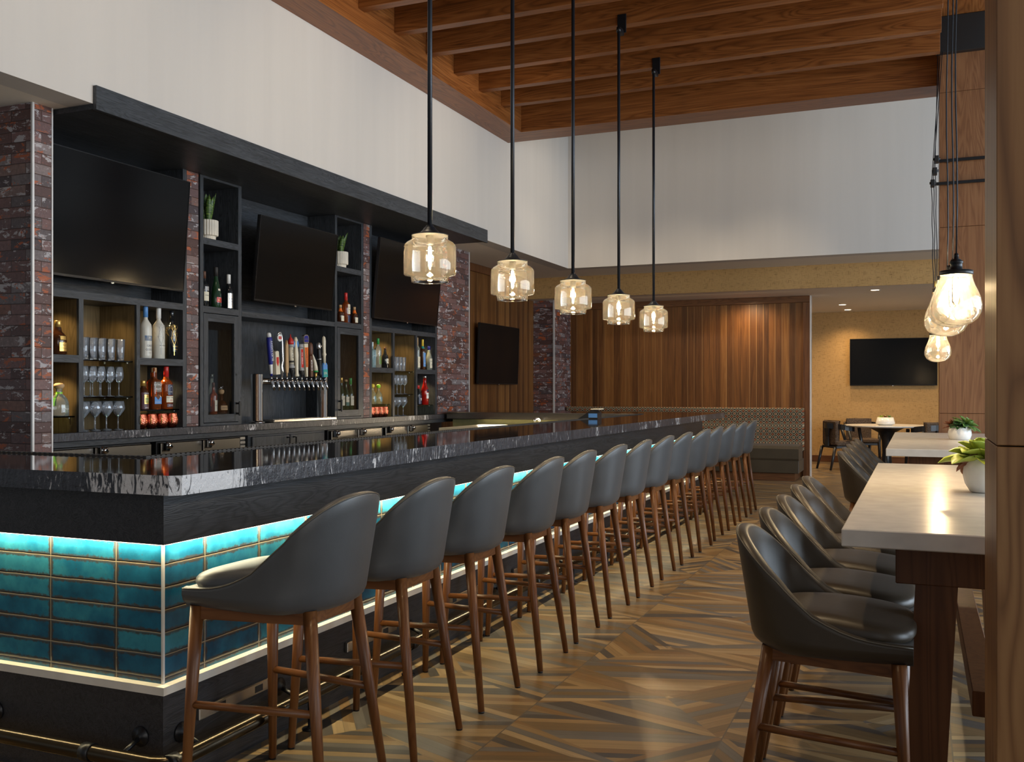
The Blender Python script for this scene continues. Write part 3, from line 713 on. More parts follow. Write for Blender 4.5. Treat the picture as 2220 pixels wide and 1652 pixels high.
t = thing('base_cabinet', 'black oak two-door base cabinet under the tap wall', 'cabinet', (-5.5, 7.3, 0))
MB().box(-5.66, -5.31, 6.76, 7.92, .02, .938).build('carcass', 'black_oak', t, True)
for a, b2, hy in ((6.80, 7.33, 7.29), (7.345, 7.885, 7.385)):
    d = MB().cbox(-5.31, -5.288, a, b2, .08, .925, .004).build('door', 'black_oak_z', t, True)
    MB().tube([(-5.288, hy, .70), (-5.255, hy, .70), (-5.255, hy, .90), (-5.288, hy, .90)], .008, 8).build('handle', 'plastic_black', d, True)
fridge(7.98, 8.98, 'steel two-door fridge right of the black cabinet', False)
fridge(9.02, 10.10, 'steel two-door fridge under the third television')

# ---------------------------------------------------------------- shelf units of the back bar
FD = .36           # depth of the niches
def niche_lamp(y, z, p=1.6):
    spot('niche_lamp', (-5.40, y, z-.012), (-5.50, y, z-.5), (1.0, .72, .34), p*3.2, 130, .8, .015)
def shelf_unit(ys, flip, name):
    """ys = left stile outer, left stile inner, divider1 a b, divider2 a b, right stile inner, outer"""
    a0, a1, d1, d1b, d2, d2b, b1, b0 = ys
    t = thing('shelf_unit', 'black oak bottle shelf unit under the %s television' % name, 'shelf unit', (-5.5, (a0+b0)/2, 1.042), 0, 'lit bottle shelf units')
    mb = MB()
    for p, q in ((a0, a1), (d1, d1b), (d2, d2b), (b1, b0)): mb.box(-5.32 if p in (d1, d2) else -5.66, BX, p, q, 1.042, 1.955 if p in (d1, d2) else 3.06)
    mb.build('stile', 'black_oak_z', t, True)
    for p, q in ((d1, d1b), (d2, d2b)): MB().box(-5.66, -5.32, p, q, 1.042, 1.955).build('divider', 'niche', t, True)
    MB().box(-5.66, BX, a1, b1, 1.955, 2.005).build('top_rail', 'black_oak', t, True)
    MB().box(-5.69, -5.66, a0, b0, 1.042, 1.99).build('back_panel', 'niche', t, True)
    MB().box(-5.69, -5.62, a0, b0, 2.005, 3.06).build('tv_backing', 'black_oak', t, True)
    for p, q, gz in ((a1, d1, .0), (d2b, b1, .0)):
        MB().box(-5.66, BX, p, q, 1.517, 1.568).build('shelf', 'black_oak', t, True)
    for p, q in ((a1, d1), (d2b, b1)):
        niche_lamp((p+q)/2+.05, 1.955); niche_lamp((p+q)/2+.05, 1.517)
    niche_lamp((d1b+d2)/2+.05, 1.955, 1.0)
    gs = [(d1b, d2, 1.543), (d1b, d2, 1.284), (a1, d1, 1.153 if not flip else 1.179), (d2b, b1, 1.183 if not flip else 1.157)]
    for p, q, z in gs:
        g_ = MB().cbox(-5.64, -5.33, p+.004, q-.004, z-.010, z, .002).build('glass_shelf', 'shelf_glass', t, True)
        mb = MB()
        for yy in (p+.010, q-.010):
            for xx in (-5.38, -5.60): mb.lathe([(.008, z-.022), (.008, z-.010)], 10, (xx, yy, 0))
        mb.build('shelf_pin', 'silver', g_, True)
    return t
U1 = (4.453, 4.49, 4.94, 4.98, 5.47, 5.505, 5.955, 5.997)
U3 = (8.742, 8.785, 9.225, 9.266, 9.747, 9.787, 10.232, 10.274)
shelf_unit(U1, False, 'first'); shelf_unit(U3, True, 'third')

def tower(y0, y1, hinge_left, name):
    t = thing('display_tower', 'tall black oak tower cabinet %s' % name, 'cabinet', (-5.5, (y0+y1)/2, 1.042), 0, 'tower cabinets with glass doors')
    i0, i1 = y0+.038, y1-.042
    mb = MB().box(-5.66, BX, y0, i0, 1.042, 3.058); mb.box(-5.66, BX, i1, y1, 1.042, 3.058); mb.build('stile', 'black_oak_z', t, True)
    MB().box(-5.69, -5.66, y0, y1, 1.042, 3.058).build('back_panel', 'black_oak_z', t, True)
    for z0, z1 in ((2.508, 2.56), (1.957, 2.008), (1.042, 1.06), (3.04, 3.058)): MB().box(-5.66, BX, i0, i1, z0, z1).build('shelf', 'black_oak', t, True)
    MB().box(-5.65, -5.33, i0, i1, 1.118, 1.128).build('inner_shelf', 'steel_y', t, True)
    f = .052
    mb = MB(); a, b2 = i0+.003, i1-.003
    mb.box(BX-.018, BX+.002, a, a+f, 1.066, 1.95); mb.box(BX-.018, BX+.002, b2-f, b2, 1.066, 1.95)
    dr = mb.build('door', 'black_oak_z', t, True)
    for z0, z1 in ((1.066, 1.129), (1.888, 1.95)): MB().box(BX-.018, BX+.002, a+f, b2-f, z0, z1).build('door_rail', 'black_oak', dr, True)
    MB().box(BX-.012, BX-.008, a+f, b2-f, 1.129, 1.888).build('pane', 'door_glass', dr, True)
    hy = b2-.025 if hinge_left else a+.025
    mb = MB().cbox(BX+.030, BX+.044, hy-.009, hy+.009, 1.115, 1.235, .004); mb.box(BX, BX+.032, hy-.006, hy+.006, 1.125, 1.14); mb.box(BX, BX+.032, hy-.006, hy+.006, 1.21, 1.225)
    mb.build('handle', 'plastic_black', dr, True)
    mb = MB().lathe([(.009, BX+.002), (.009, BX+.005)], 10, (0, hy, 1.46), axis='X'); mb.build('lock', 'plastic_black', dr, True)
    return t
tower(6.152, 6.664, True, 'left of the beer taps'); tower(8.089, 8.618, False, 'right of the beer taps')
t = thing('tap_bay', 'black oak bay framing the beer taps below the middle television', 'shelf unit', (-5.5, 7.4, 1.042))
MB().box(-5.66, BX, 6.666, 8.087, 1.955, 2.0).build('top_rail', 'black_oak', t, True)
MB().box(-5.69, -5.64, 6.666, 8.087, 1.042, 1.955).build('back_panel', 'black_oak_z', t, True)
MB().box(-5.69, -5.62, 6.666, 8.087, 2.0, 3.058).build('tv_backing', 'black_oak', t, True)

# ---------------------------------------------------------------- televisions
def tv(label, xb, xt, y0, y1, z0, z1, axis='Y', group=None):
    """xb/xt = x of the screen's lower and upper edge (leans out at the top)"""
    t = thing('television', label, 'television', ((xb, (y0+y1)/2, z0) if axis == 'Y' else ((y0+y1)/2, xb, z0)), 0, group)
    H_ = z1-z0; W_ = (y1-y0)/2; lean = math.atan2(abs(xt-xb), H_)
    T = (Matrix.Rotation(lean, 4, 'Y') if axis == 'Y' else Matrix.Rotation(-PI/2, 4, 'Z'))
    def mk(): m_ = MB(); m_.T = T; return m_
    mk().cbox(-.035, -.004, -W_, W_, 0, H_, .003).build('housing', 'plastic_black', t)
    mk().box(-.004, -.0025, -W_+.008, W_-.008, .016, H_-.008).build('screen', 'tv', t)
    mb = mk(); b = .008
    mb.box(-.006, 0, -W_, W_, 0, .016); mb.box(-.006, 0, -W_, W_, H_-b, H_); mb.box(-.006, 0, -W_, -W_+b, .016, H_-b); mb.box(-.006, 0, W_-b, W_, .016, H_-b)
    mb.build('bezel', 'tv_frame', t)
    mk().box(-.004, .001, -.012, .012, -.008, .002).build('sensor', 'silver', t)
    if axis == 'Y': MB().box(-5.63-xb if xb > -5.5 else -.083, -.02, -.15, .15, H_*.35, H_*.6).build('wall_mount', 'plastic_black', t)
    else:
        mb = MB(); mb.T = T; mb.box(-.08, -.03, -.15, .15, H_*.35, H_*.6); mb.build('wall_mount', 'plastic_black', t)
    return t
tv('large black television nearest the camera above the first bottle shelves', -5.235, -5.170, 4.458, 5.893, 2.088, 2.935, 'Y', 'televisions above the back bar')
tv('black television above the beer taps', -5.262, -5.19, 6.783, 7.98, 2.100, 2.838, 'Y', 'televisions above the back bar')
tv('black television above the third bottle shelves beside the brick end pillar', -5.262, -5.180, 8.765, 10.205, 2.083, 2.935, 'Y', 'televisions above the back bar')
tv('black television on the left walnut plank wall', -5.645, -5.618, 12.20, 13.634, 1.413, 2.272)
tv('black television on the gold wallpaper in the back room', 18.66, 18.66, -1.155, .31, 1.41, 2.262, 'X')

# ---------------------------------------------------------------- stools
def plan(n_side=7, n_arc=27):
    """U outline of the shell, front left -> back -> front right, as (x, y, nx, ny)"""
    pts = []; xf, x0, a, b, ex = -.262, .02, .222, .240, 2.35
    for i in range(n_side):
        t = i/n_side; x = xf+(x0-xf)*t; pts.append((x, -(.222+.018*math.sin(t*PI/2))))
    for i in range(n_arc+1):
        t = -PI/2+PI*i/n_arc; ca, sa = math.cos(t), math.sin(t)
        q = (abs(ca)**ex+abs(sa)**ex)**(-1/ex); pts.append((x0+a*ca*q, b*sa*q))
    for i in range(n_side-1, -1, -1):
        t = i/n_side; x = xf+(x0-xf)*t; pts.append((x, .222+.018*math.sin(t*PI/2)))
    out = []
    for i, p in enumerate(pts):
        a_, b_ = pts[max(i-1, 0)], pts[min(i+1, len(pts)-1)]
        d = Vector((b_[0]-a_[0], b_[1]-a_[1])).normalized(); out.append((*p, d.y, -d.x))
    return out
HX = [(-.27, .703), (-.16, .708), (-.08, .722), (-.01, .752), (.06, .803), (.12, .862), (.165, .915), (.20, .960), (.225, .992), (.245, 1.010)]
def htop(x):
    for (a, p), (b, q) in zip(HX, HX[1:]):
        if x <= b: t = max(0, (x-a)/(b-a)); return p+(q-p)*t
    return 1.0
def smooth(t): t = max(0, min(1, t)); return t*t*(3-2*t)
def shell_mesh(dz):
    P = plan(); mb = MB(); cols = []; TH = .040
    hs = [htop(p[0]) for p in P]
    for _ in range(3): hs = [hs[0]]+[(hs[i-1]+2*hs[i]+hs[i+1])/4 for i in range(1, len(hs)-1)]+[hs[-1]]
    for (x, y, nx, ny), h in zip(P, hs):
        wgt = smooth((x+.02)/.24)
        def at(z, inset):
            off = (-.018+.057*(z-.64)/.36)*wgt - inset
            return (x+nx*off*(1 if nx > 0 else 1), y+ny*(off if wgt > .0 and nx > .5 else -inset if nx < .5 else off), z+dz)
        col = []
        for t, ins in ((0, .030), (.03, .014), (.07, .005), (.13, 0)): col.append(at(.640+t*.36 if t < .07 else .640+t*.30, ins))
        z0 = .679
        for k in range(1, 9): col.append(at(z0+(h-.012-z0)*k/8, 0))
        for k in range(1, 6):
            t = PI*k/6; col.append(at(h-.012+.012*math.sin(t), TH/2*(1-math.cos(t))))
        for k in range(0, 6): col.append(at(h-.014-(h-.014-.690)*k/5, TH+.004*math.sin(PI*k/5)))
        cols.append(col)
    n = len(cols[0]); vs = [p for c in cols for p in c]
    fs = [(i*n+j, (i+1)*n+j, (i+1)*n+j+1, i*n+j+1) for i in range(len(cols)-1) for j in range(n-1)]
    mb.add(vs, fs, 0, True)
    mb.add(cols[0], [tuple(range(n-1, -1, -1))]); mb.add(cols[-1], [tuple(range(n))])
    bot = [c[0] for c in cols]; mb.add(bot, [tuple(range(len(bot)))])
    mb.prism([(-.262, -.200), (-.05, -.205), (-.05, .205), (-.262, .200)], .642+dz, .700+dz)
    pip = [(c[12][0], c[12][1], c[12][2]+.001) for c in cols]
    return mb, pip
def cushion_mesh(dz):
    mb = MB(); seg = 44
    rings = [(.001, .773), (.45, .772), (.75, .769), (.89, .763), (.96, .753), (.992, .740), (1.0, .725), (1.0, .712), (.975, .702)]
    def pt(r, z, t):
        ca, sa = math.cos(t), math.sin(t); ex = 3.6 if ca < 0 else 2.5
        q = (abs(ca)**ex+abs(sa)**ex)**(-1/ex); cx = -.045
        xx = cx+r*(.226 if ca < 0 else .235)*ca*q
        return (xx, r*(.208+.030*max(0, -ca*q))*sa*q*(1 if ca < 0 else 1-.05*ca), z+dz-(.022*smooth(-xx/.27) if z > .715 else 0)*max(0, (z-.70)/.07))
    vs = [pt(r, z, 2*PI*k/seg) for r, z in rings for k in range(seg)]
    fs = [((i+1)*seg+k, (i+1)*seg+(k+1) % seg, i*seg+(k+1) % seg, i*seg+k) for i in range(len(rings)-1) for k in range(seg)]
    return mb.add(vs, fs, 0, True)
def make_stool(name, label, cat, dz, lea, group):
    t = thing(name, label, cat, (0, 0, 0), 0, group)
    mb, pip = shell_mesh(dz); mb.build('backrest_shell', lea, t)
    MB().tube(pip, .0024, 6).build('piping', 'piping', t)
    cushion_mesh(dz).build('seat_cushion', lea, t)
    Z = .644+dz
    legs = (((.160, .130), (.245, .187)), ((.160, -.130), (.245, -.187)), ((-.222, .195), (-.247, .228)), ((-.222, -.195), (-.247, -.228)))
    for (tx, ty), (bx, by) in legs:
        l = MB().tube([(bx, by, .006), (bx+(tx-bx)*.5, by+(ty-by)*.5, Z*.5), (tx, ty, Z)], [.0135, .0180, .0225], 14).build('leg', 'leg_wood', t)
        MB().tube([(bx, by, 0), (bx, by, .010)], .0125, 12).build('glide', 'plastic_black', l)
    for s in (-1, 1):
        zz = .335 if dz == 0 else .27; q = zz/Z
        p = (.245+(.160-.245)*q, s*(.187+(.130-.187)*q), zz); r = (-.247+.025*q, s*(.228+(.195-.228)*q), zz-.005)
        MB().tube([r, p], .0125, 12).build('stretcher', 'leg_wood_x', t)
    mb = MB(); z0, z1 = .602+dz, .642+dz
    for s in (-1, 1): mb.prism([(-.22, s*.205), (-.22, s*.175), (.16, s*.115), (.16, s*.145)], z0, z1)
    mb.box(-.232, -.207, -.19, .19, z0, z1); mb.box(.145, .17, -.13, .13, z0, z1)
    mb.build('seat_frame', 'leg_wood_x', t)
    return t
proto = make_stool('bar_stool', '', 'bar stool', 0, 'leather', 'bar stools along the tiled bar')
SY = [2.645, 3.213, 3.804, 4.42, 4.985, 5.592, 6.186, 6.82, 7.44, 8.097, 8.72, 9.392, 10.053, 10.708]
for i, y in enumerate(SY):
    lab = 'grey leather bar stool, %s along the bar counted from its near tiled corner' % ORD[i]
    if i == 13: lab = 'grey leather bar stool, last along the bar at its far end'
    o = proto if i == 0 else dup(proto)
    o.location = (-1.90+(.012 if i in (3, 9) else 0), y, 0); o['label'] = lab
    o.rotation_euler = (0, 0, math.radians([0, .5, -1, 1, 0, -.5, 1, 0, 0, -2.5, 0, .5, 0, 1][i]))
proto2 = make_stool('counter_stool', '', 'counter stool', -.122, 'leather2', 'stools at the first white table')
def C_ord(i): return ORD[i]
for i, y in enumerate([3.262, 3.748, 4.234, 4.720, 5.206]):
    o = proto2 if i == 0 else dup(proto2)
    o.location = (-.275, y, 0); o.rotation_euler = (0, 0, PI); o['label'] = 'dark leather counter stool, %s along the nearest white table from its near end' % ORD[i]
for i, y in enumerate([7.45, 7.936, 8.422, 8.908, 9.394]):
    o = dup(proto2, (-.268, y, 0), PI, 'dark leather counter stool, %s along the second white table from its near end' % ORD[i], 'stools at the second white table')

# ---------------------------------------------------------------- communal tables
def ctable(y0, y1, label):
    t = thing('communal_table', label, 'table', (.15, (y0+y1)/2, 0), 0, 'white communal tables')
    MB().cbox(-.213, .60, y0, y1, .861, .914, .003).build('tabletop', 'quartz', t, True)
    for yy in (y0+.20, y1-.36):
        p = MB().cbox(-.066, .46, yy, yy+.12, .725, .861, .003).build('trestle_beam', 'table_wood', t, True)
        for s in (-1, 1):
            c_ = .197; mb = MB()
            mb.prism([(c_+s*.085, .725), (c_+s*.205, .725), (c_+s*.245, 0), (c_+s*.125, 0)], yy+.005, yy+.115, 0, 'Y'); mb.build('leg', 'table_wood', t, True)
    MB().cbox(.157, .237, y0+.32, y1-.36, .30, .38, .003).build('foot_beam', 'table_wood', t, True)
    MB().cbox(.05, .40, y1-.33, y1-.27, .30, .38, .003).build('cross_beam', 'table_wood', t, True)
    return t
ctable(3.05, 5.88, 'nearest white-topped communal table on walnut trestle legs')
ctable(7.34, 10.24, 'second white-topped communal table standing in front of the far walnut column')

# ---------------------------------------------------------------- pendants over the bar
def pendant(y, label, yb):
    t = thing('pendant_lamp', label, 'pendant lamp', (-2.40, y, 1.904), 0, 'glass pendants over the bar')
    MB().lathe([(.0955, .003), (.0975, 0), (.0985, .006), (.101, .027), (.106, .031), (.134, .036), (.1395, .043), (.1400, .075), (.1400, .185), (.136, .198), (.124, .211), (.108, .220), (.098, .224), (.096, .230), (.0965, .247), (.094, .249)], 48, cap=False).build('glass_shade', 'amber_glass', t)
    MB().lathe([(.098, .2485), (.098, .253), (.075, .257), (.054, .264), (.040, .276), (.030, .290), (.0205, .298), (.0205, .303), (.0128, .304)], 32).build('cap', 'dark_metal', t)
    top = 4.47-1.904
    MB().lathe([(.0128, .304), (.0128, top)], 16).build('rod', 'dark_metal', t)
    MB().lathe([(.019, .20), (.022, .225), (.022, .249)], 16).build('socket', 'dark_metal', t)
    b = MB().lathe([(.001, .078), (.010, .080), (.015, .088), (.0155, .10), (.0155, .185), (.013, .20)], 20, cap=False).build('bulb', 'glass', t)
    MB().lathe([(.004, .100), (.0085, .108), (.0085, .185), (.004, .192)], 10).build('filament', 'bulb', b)
    mb = MB().cbox(-.04, .04, yb-y-.012, yb-y, top-.005, 4.63-1.904, .003); mb.box(-.02, .02, yb-y-.004, .015, top-.03, top+.012); mb.lathe([(.02, top-.03), (.02, top+.012)], 14)
    mb.build('ceiling_bracket', 'black_metal', t)
    point('pendant_glow', (-2.40, y, 2.044), (1.0, .72, .40), 15.0, .02)
    return t
pl = ['nearest the camera', 'second from the camera', 'middle of the five', 'second from the far end', 'last at the far end']
for i, y in enumerate([4.571, 5.707, 6.885, 8.09, 9.288]):
    yb = min([b for b in BEAMS if b >= y-.05], key=lambda b: b-y, default=BEAMS[0])
    pendant(y, 'jar-shaped glass pendant on a rod above the bar, %s' % pl[i], yb)

# ---------------------------------------------------------------- cord pendants over the tables
def blown(t, dz=0, sk=.0):
    mb = MB(); prof = [(.001, 0), (.030, .002), (.055, .010), (.078, .028), (.092, .055), (.0965, .085), (.094, .115), (.087, .145), (.077, .170), (.068, .190), (.062, .208), (.061, .216)]
    mb.lathe(prof, 40, cap=False)
    mb.v = [(x+sk*(.2-z)*.6+.005*math.sin(3*math.atan2(y, x)+z*30), y+.004*math.sin(2*math.atan2(y, x)+z*25), z) for x, y, z in mb.v]
    mb.build('glass_shade', 'amber_glass', t)
    MB().lathe([(.064, .213), (.066, .215), (.066, .231), (.060, .233), (.024, .235), (.0235, .262), (.027, .266), (.026, .272), (.016, .281), (.009, .284), (.010, .296), (.007, .306)], 28).build('cap', 'black_metal', t)
    b = MB().lathe([(.001, .088), (.012, .091), (.0185, .104), (.0185, .190), (.014, .213)], 18, cap=False).build('bulb', 'glass', t)
    MB().lathe([(.004, .118), (.0095, .128), (.0095, .190), (.004, .197)], 10).build('filament', 'bulb', b)
def wavy(p, q, amp=.004, n=14):
    p, q = Vector(p), Vector(q); return [p+(q-p)*(i/n)+Vector((amp*math.sin(i*1.3+p.y), amp*math.cos(i*1.7), 0))*(0 if i in (0, n) else 1) for i in range(n+1)]
for i, (x, y, z, wd) in enumerate(((.148, 4.50, 1.603, 'nearest of three above the first white table'), (.142, 4.78, 1.612, 'middle of three above the first white table'), (.128, 5.10, 1.588, 'lowest of three above the first white table'))):
    t = thing('cord_pendant', 'blown glass bulb pendant on a cord, %s' % wd, 'pendant lamp', (x, y, z), 0, 'blown glass pendants over the first white table')
    blown(t, 0, (.02, -.03, -.06)[i])
    mb = MB().tube(wavy((0, 0, .300), (0, 0, 4.965-z)), .0035, 6); mb.build('cord', 'dark_metal', t)
    point('bulb_glow', (x, y, z+.155), (1.0, .72, .40), 24, .02)
t = thing('cord_pendant', 'blown clear glass bulb pendant above the second white table', 'pendant lamp', (.145, 8.40, 1.552))
blown(t, 0, -.03)
pth = wavy((0, 0, .300), (.005, 1.80, 3.56-1.552), .003)+[Vector((.03, 1.83, 4.61-1.552))]
MB().tube(pth, .0035, 6).build('cord', 'dark_metal', t)
point('bulb_glow', (.145, 8.40, 1.70), (1.0, .72, .40), 20, .02)
# the other two cords of that cluster and the bars they hang from
for x, y, z, zb, wd in ((.118, 9.0, 2.18, 3.34, 'lower'), (.135, 9.2, 2.26, 3.45, 'higher')):
    t = thing('hanging_cord', 'dark lamp cord with a brass end hanging before the far column, %s of two' % wd, 'cord', (x, y, z), 0, 'lamp cords at the far column')
    MB().tube(wavy((0, 0, .02), (.0, 10.20-y-.02, zb-z), .003)+[Vector((.08, 10.24-y, 4.61-z))], .0035, 6).build('cord', 'dark_metal', t)
    MB().lathe([(.010, -.03), (.011, -.028), (.011, .018), (.006, .022)], 12).build('brass_end', 'gold', t)
t = thing('cord_rack', 'two black cord bars with hooks fixed across the far walnut column', 'rack', (.38, 10.28, 3.34))
for z, x0 in ((3.56, .165), (3.34, .142)):
    MB().cbox(x0, .66, 10.27, 10.30, z-.014, z+.014, .003).build('bar', 'black_metal', t, True)
    MB().box(.25, .28, 10.30, 10.35, z-.01, z+.01).build('bar_mount', 'black_metal', t, True)
for x, z in ((.165, 3.565), (.150, 3.45), (.130, 3.335)):
    mb = MB().cbox(x-.022, x+.018, 10.17, 10.28, z-.03, z+.03, .004); mb.lathe([(.012, x-.03), (.012, x+.03)], 10, (0, 10.2, z), axis='X'); mb.build('cord_hook', 'plastic_black', t, True)

# ---------------------------------------------------------------- plants
def blade(mb, base, direction, length, width, curl, up=.6, m=0, cup=.25):
    d = Vector((math.cos(direction), math.sin(direction), 0)); side = Vector((-d.y, d.x, 0)); n = 7
    el = math.atan(up); vs = []
    p = Vector(base); ang = el
    for i in range(n):
        t = i/(n-1); wv = width*math.sin(PI*(.12+.80*t))**.9*(1 if t < .98 else .15)
        nrm = (-d*math.sin(ang)+Vector((0, 0, math.cos(ang))))
        for k in (-1, -.5, 0, .5, 1): vs.append(p+side*wv*k*.5+nrm*(cup*wv*(k*k)-.0))
        for k in (1, .5, 0, -.5, -1): vs.append(p+side*wv*k*.5+nrm*(cup*wv*(k*k)-.006*math.sin(PI*min(1, t*.9+.1))-.001))
        p = p+(d*math.cos(ang)+Vector((0, 0, math.sin(ang))))*(length/(n-1)); ang -= curl/(n-1)
    q = 10
    fs = [(i*q+k, i*q+(k+1) % q, (i+1)*q+(k+1) % q, (i+1)*q+k) for i in range(n-1) for k in range(q)]
    fs = [tuple(reversed(f)) for f in fs]
    mb.add(vs, fs, m, True); b = len(mb.v)-n*q
    mb.f.append(tuple(b+(n-1)*q+k for k in range(q))); mb.mi.append(m); mb.sm.append(True)
def rosette(c, L, rings, m, mat, name, parent, tilt=(0, 0)):
    mb = MB(); mb.T = Matrix.Translation(c) @ Matrix.Rotation(tilt[0], 4, 'X') @ Matrix.Rotation(tilt[1], 4, 'Y')
    for r, (n, up, ln, wd) in enumerate(rings):
        for k in range(n):
            blade(mb, (0, 0, .01*r), 2*PI*(k+.5*(r % 2)+random.uniform(-.08, .08))/n, L*ln*random.uniform(.92, 1.08), L*wd, .55-.1*r, up*random.uniform(.9, 1.1), 0, .28)
    return mb.build(name, mat, parent)
t = thing('potted_succulent', 'large lime-green succulent in a tall white egg-shaped pot on the nearest table', 'plant', (.245, 4.36, .914))
MB().lathe([(.040, 0), (.052, .004), (.070, .035), (.078, .070), (.077, .105), (.070, .135), (.066, .140), (.063, .135), (.060, .12)], 36).build('pot', 'ceramic2', t)
MB().lathe([(.001, .126), (.062, .126)], 20, cap=False).build('soil', 'soil', t)
rosette((0, 0, .125), .165, [(8, .18, 1.0, .50), (7, .45, .88, .48), (6, .9, .68, .44), (5, 1.8, .46, .38), (4, 4, .30, .3)], 0, 'leaf2', 'rosette', t)
rosette((-.055, -.03, .125), .07, [(6, .1, 1, .4)], 0, 'leaf3', 'rosette', t, (-.5, -.6))
t = thing('potted_succulent', 'green and rust succulents in a low white bowl on the second table', 'plant', (.32, 8.92, .914))
MB().lathe([(.072, 0), (.080, .004), (.092, .04), (.091, .065), (.080, .105), (.074, .112), (.070, .105)], 36).build('pot', 'ceramic2', t)
MB().lathe([(.001, .10), (.073, .10)], 20, cap=False).build('soil', 'soil', t)
rosette((.045, 0, .11), .13, [(7, .3, 1, .42), (6, .8, .8, .4), (5, 2, .5, .35)], 0, 'leaf4', 'rosette', t, (.1, .5))
rosette((-.005, -.045, .11), .085, [(7, .3, 1, .42), (6, .9, .75, .4)], 0, 'leaf', 'rosette', t, (.3, -.1))
rosette((-.055, .02, .11), .085, [(8, .4, 1, .28), (7, 1.2, .9, .25)], 0, 'leaf3', 'rosette', t, (0, -.4))
def snake(y, z, label, seed, h, n):
    random.seed(seed)
    t = thing('potted_snake_plant', label, 'plant', (-5.40, y, z))
    mb = MB(); seg = 72; prof = [(.062, 0), (.063, .034), (.064, .036), (.081, .040), (.083, .048), (.083, .163), (.081, .166), (.077, .164), (.076, .15)]
    vs = [((r*(1+(.018 if k % 3 else -.03)))*math.cos(2*PI*k/seg) if i < 7 else r*math.cos(2*PI*k/seg), (r*(1+(.018 if k % 3 else -.03)))*math.sin(2*PI*k/seg) if i < 7 else r*math.sin(2*PI*k/seg), zz) for i, (r, zz) in enumerate(prof) for k in range(seg)]
    mb.add(vs, [(i*seg+k, i*seg+(k+1) % seg, (i+1)*seg+(k+1) % seg, (i+1)*seg+k) for i in range(len(prof)-1) for k in range(seg)], 0, False)
    mb.build('pot', 'ceramic', t); MB().lathe([(.001, .150), (.076, .150)], 20, cap=False).build('soil', 'soil', t)
    mb = MB()
    for k in range(n):
        a = 2*PI*k/n+random.uniform(-.3, .3); r = random.uniform(.010, .035)
        blade(mb, (r*math.cos(a), r*math.sin(a), .145), a, h*random.uniform(.7, 1.0), .050, random.uniform(-.25, .35), random.uniform(2.6, 8), 0, .20)
    mb.build('leaves', 'snake', t)
snake(6.36, 2.56, 'snake plant with spread leaves in a fluted cream pot, left tower', 3, .27, 7)
snake(8.33, 2.56, 'upright snake plant in a fluted cream pot, right tower', 5, .24, 7)
random.seed(11)

# ---------------------------------------------------------------- banquette and back dining room
t = thing('banquette', 'long banquette with geometric patterned back and black leather seat', 'banquette', (-3.4, 14.9, 0))
MB().cbox(-5.36, -1.60, 15.02, 15.27, .40, 1.058, .012).build('backrest', 'fabric', t, True)
mb = MB(); prof = [(14.52, .300), (14.505, .33), (14.505, .47), (14.53, .505), (14.60, .515), (15.02, .52), (15.02, .300)]
mb.prism(prof, -5.36, -1.60, 0, 'X'); mb.build('seat', 'leather2', t, True)
MB().cbox(-5.36, -1.60, 14.515, 15.2, .115, .298, .006).build('seat_base', 'leather2', t, True)
MB().box(-5.36, -1.66, 14.56, 15.2, 0, .115).build('toe_kick', 'trim_wood_x', t, True)

t = thing('round_table', 'round pale-topped table on a black flared pedestal in the back room', 'table', (-.48, 17.05, 0))
MB().lathe([(.60, .722), (.655, .735), (.66, .750), (.655, .752)], 56).build('tabletop', 'quartz', t)
MB().lathe([(.30, 0), (.30, .012), (.14, .03), (.085, .10), (.070, .30), (.080, .50), (.13, .63), (.26, .70), (.33, .722)], 40).build('pedestal', 'chair_wood', t)
t = thing('table_planter', 'low white bowl of small succulents on the round table', 'plant', (-.50, 17.0, .752))
MB().lathe([(.10, 0), (.145, .02), (.15, .035), (.125, .13), (.12, .125)], 36).build('bowl', 'ceramic2', t)
for q, (x, y, mt) in enumerate(((-.06, 0, 'leaf2'), (.0, -.05, 'leaf3'), (.06, .01, 'leaf4'), (0, .06, 'leaf2'))): rosette((x, y, .115), .07, [(6, .5, 1, .4), (5, 1.5, .7, .35)], 0, mt, 'rosette', t)
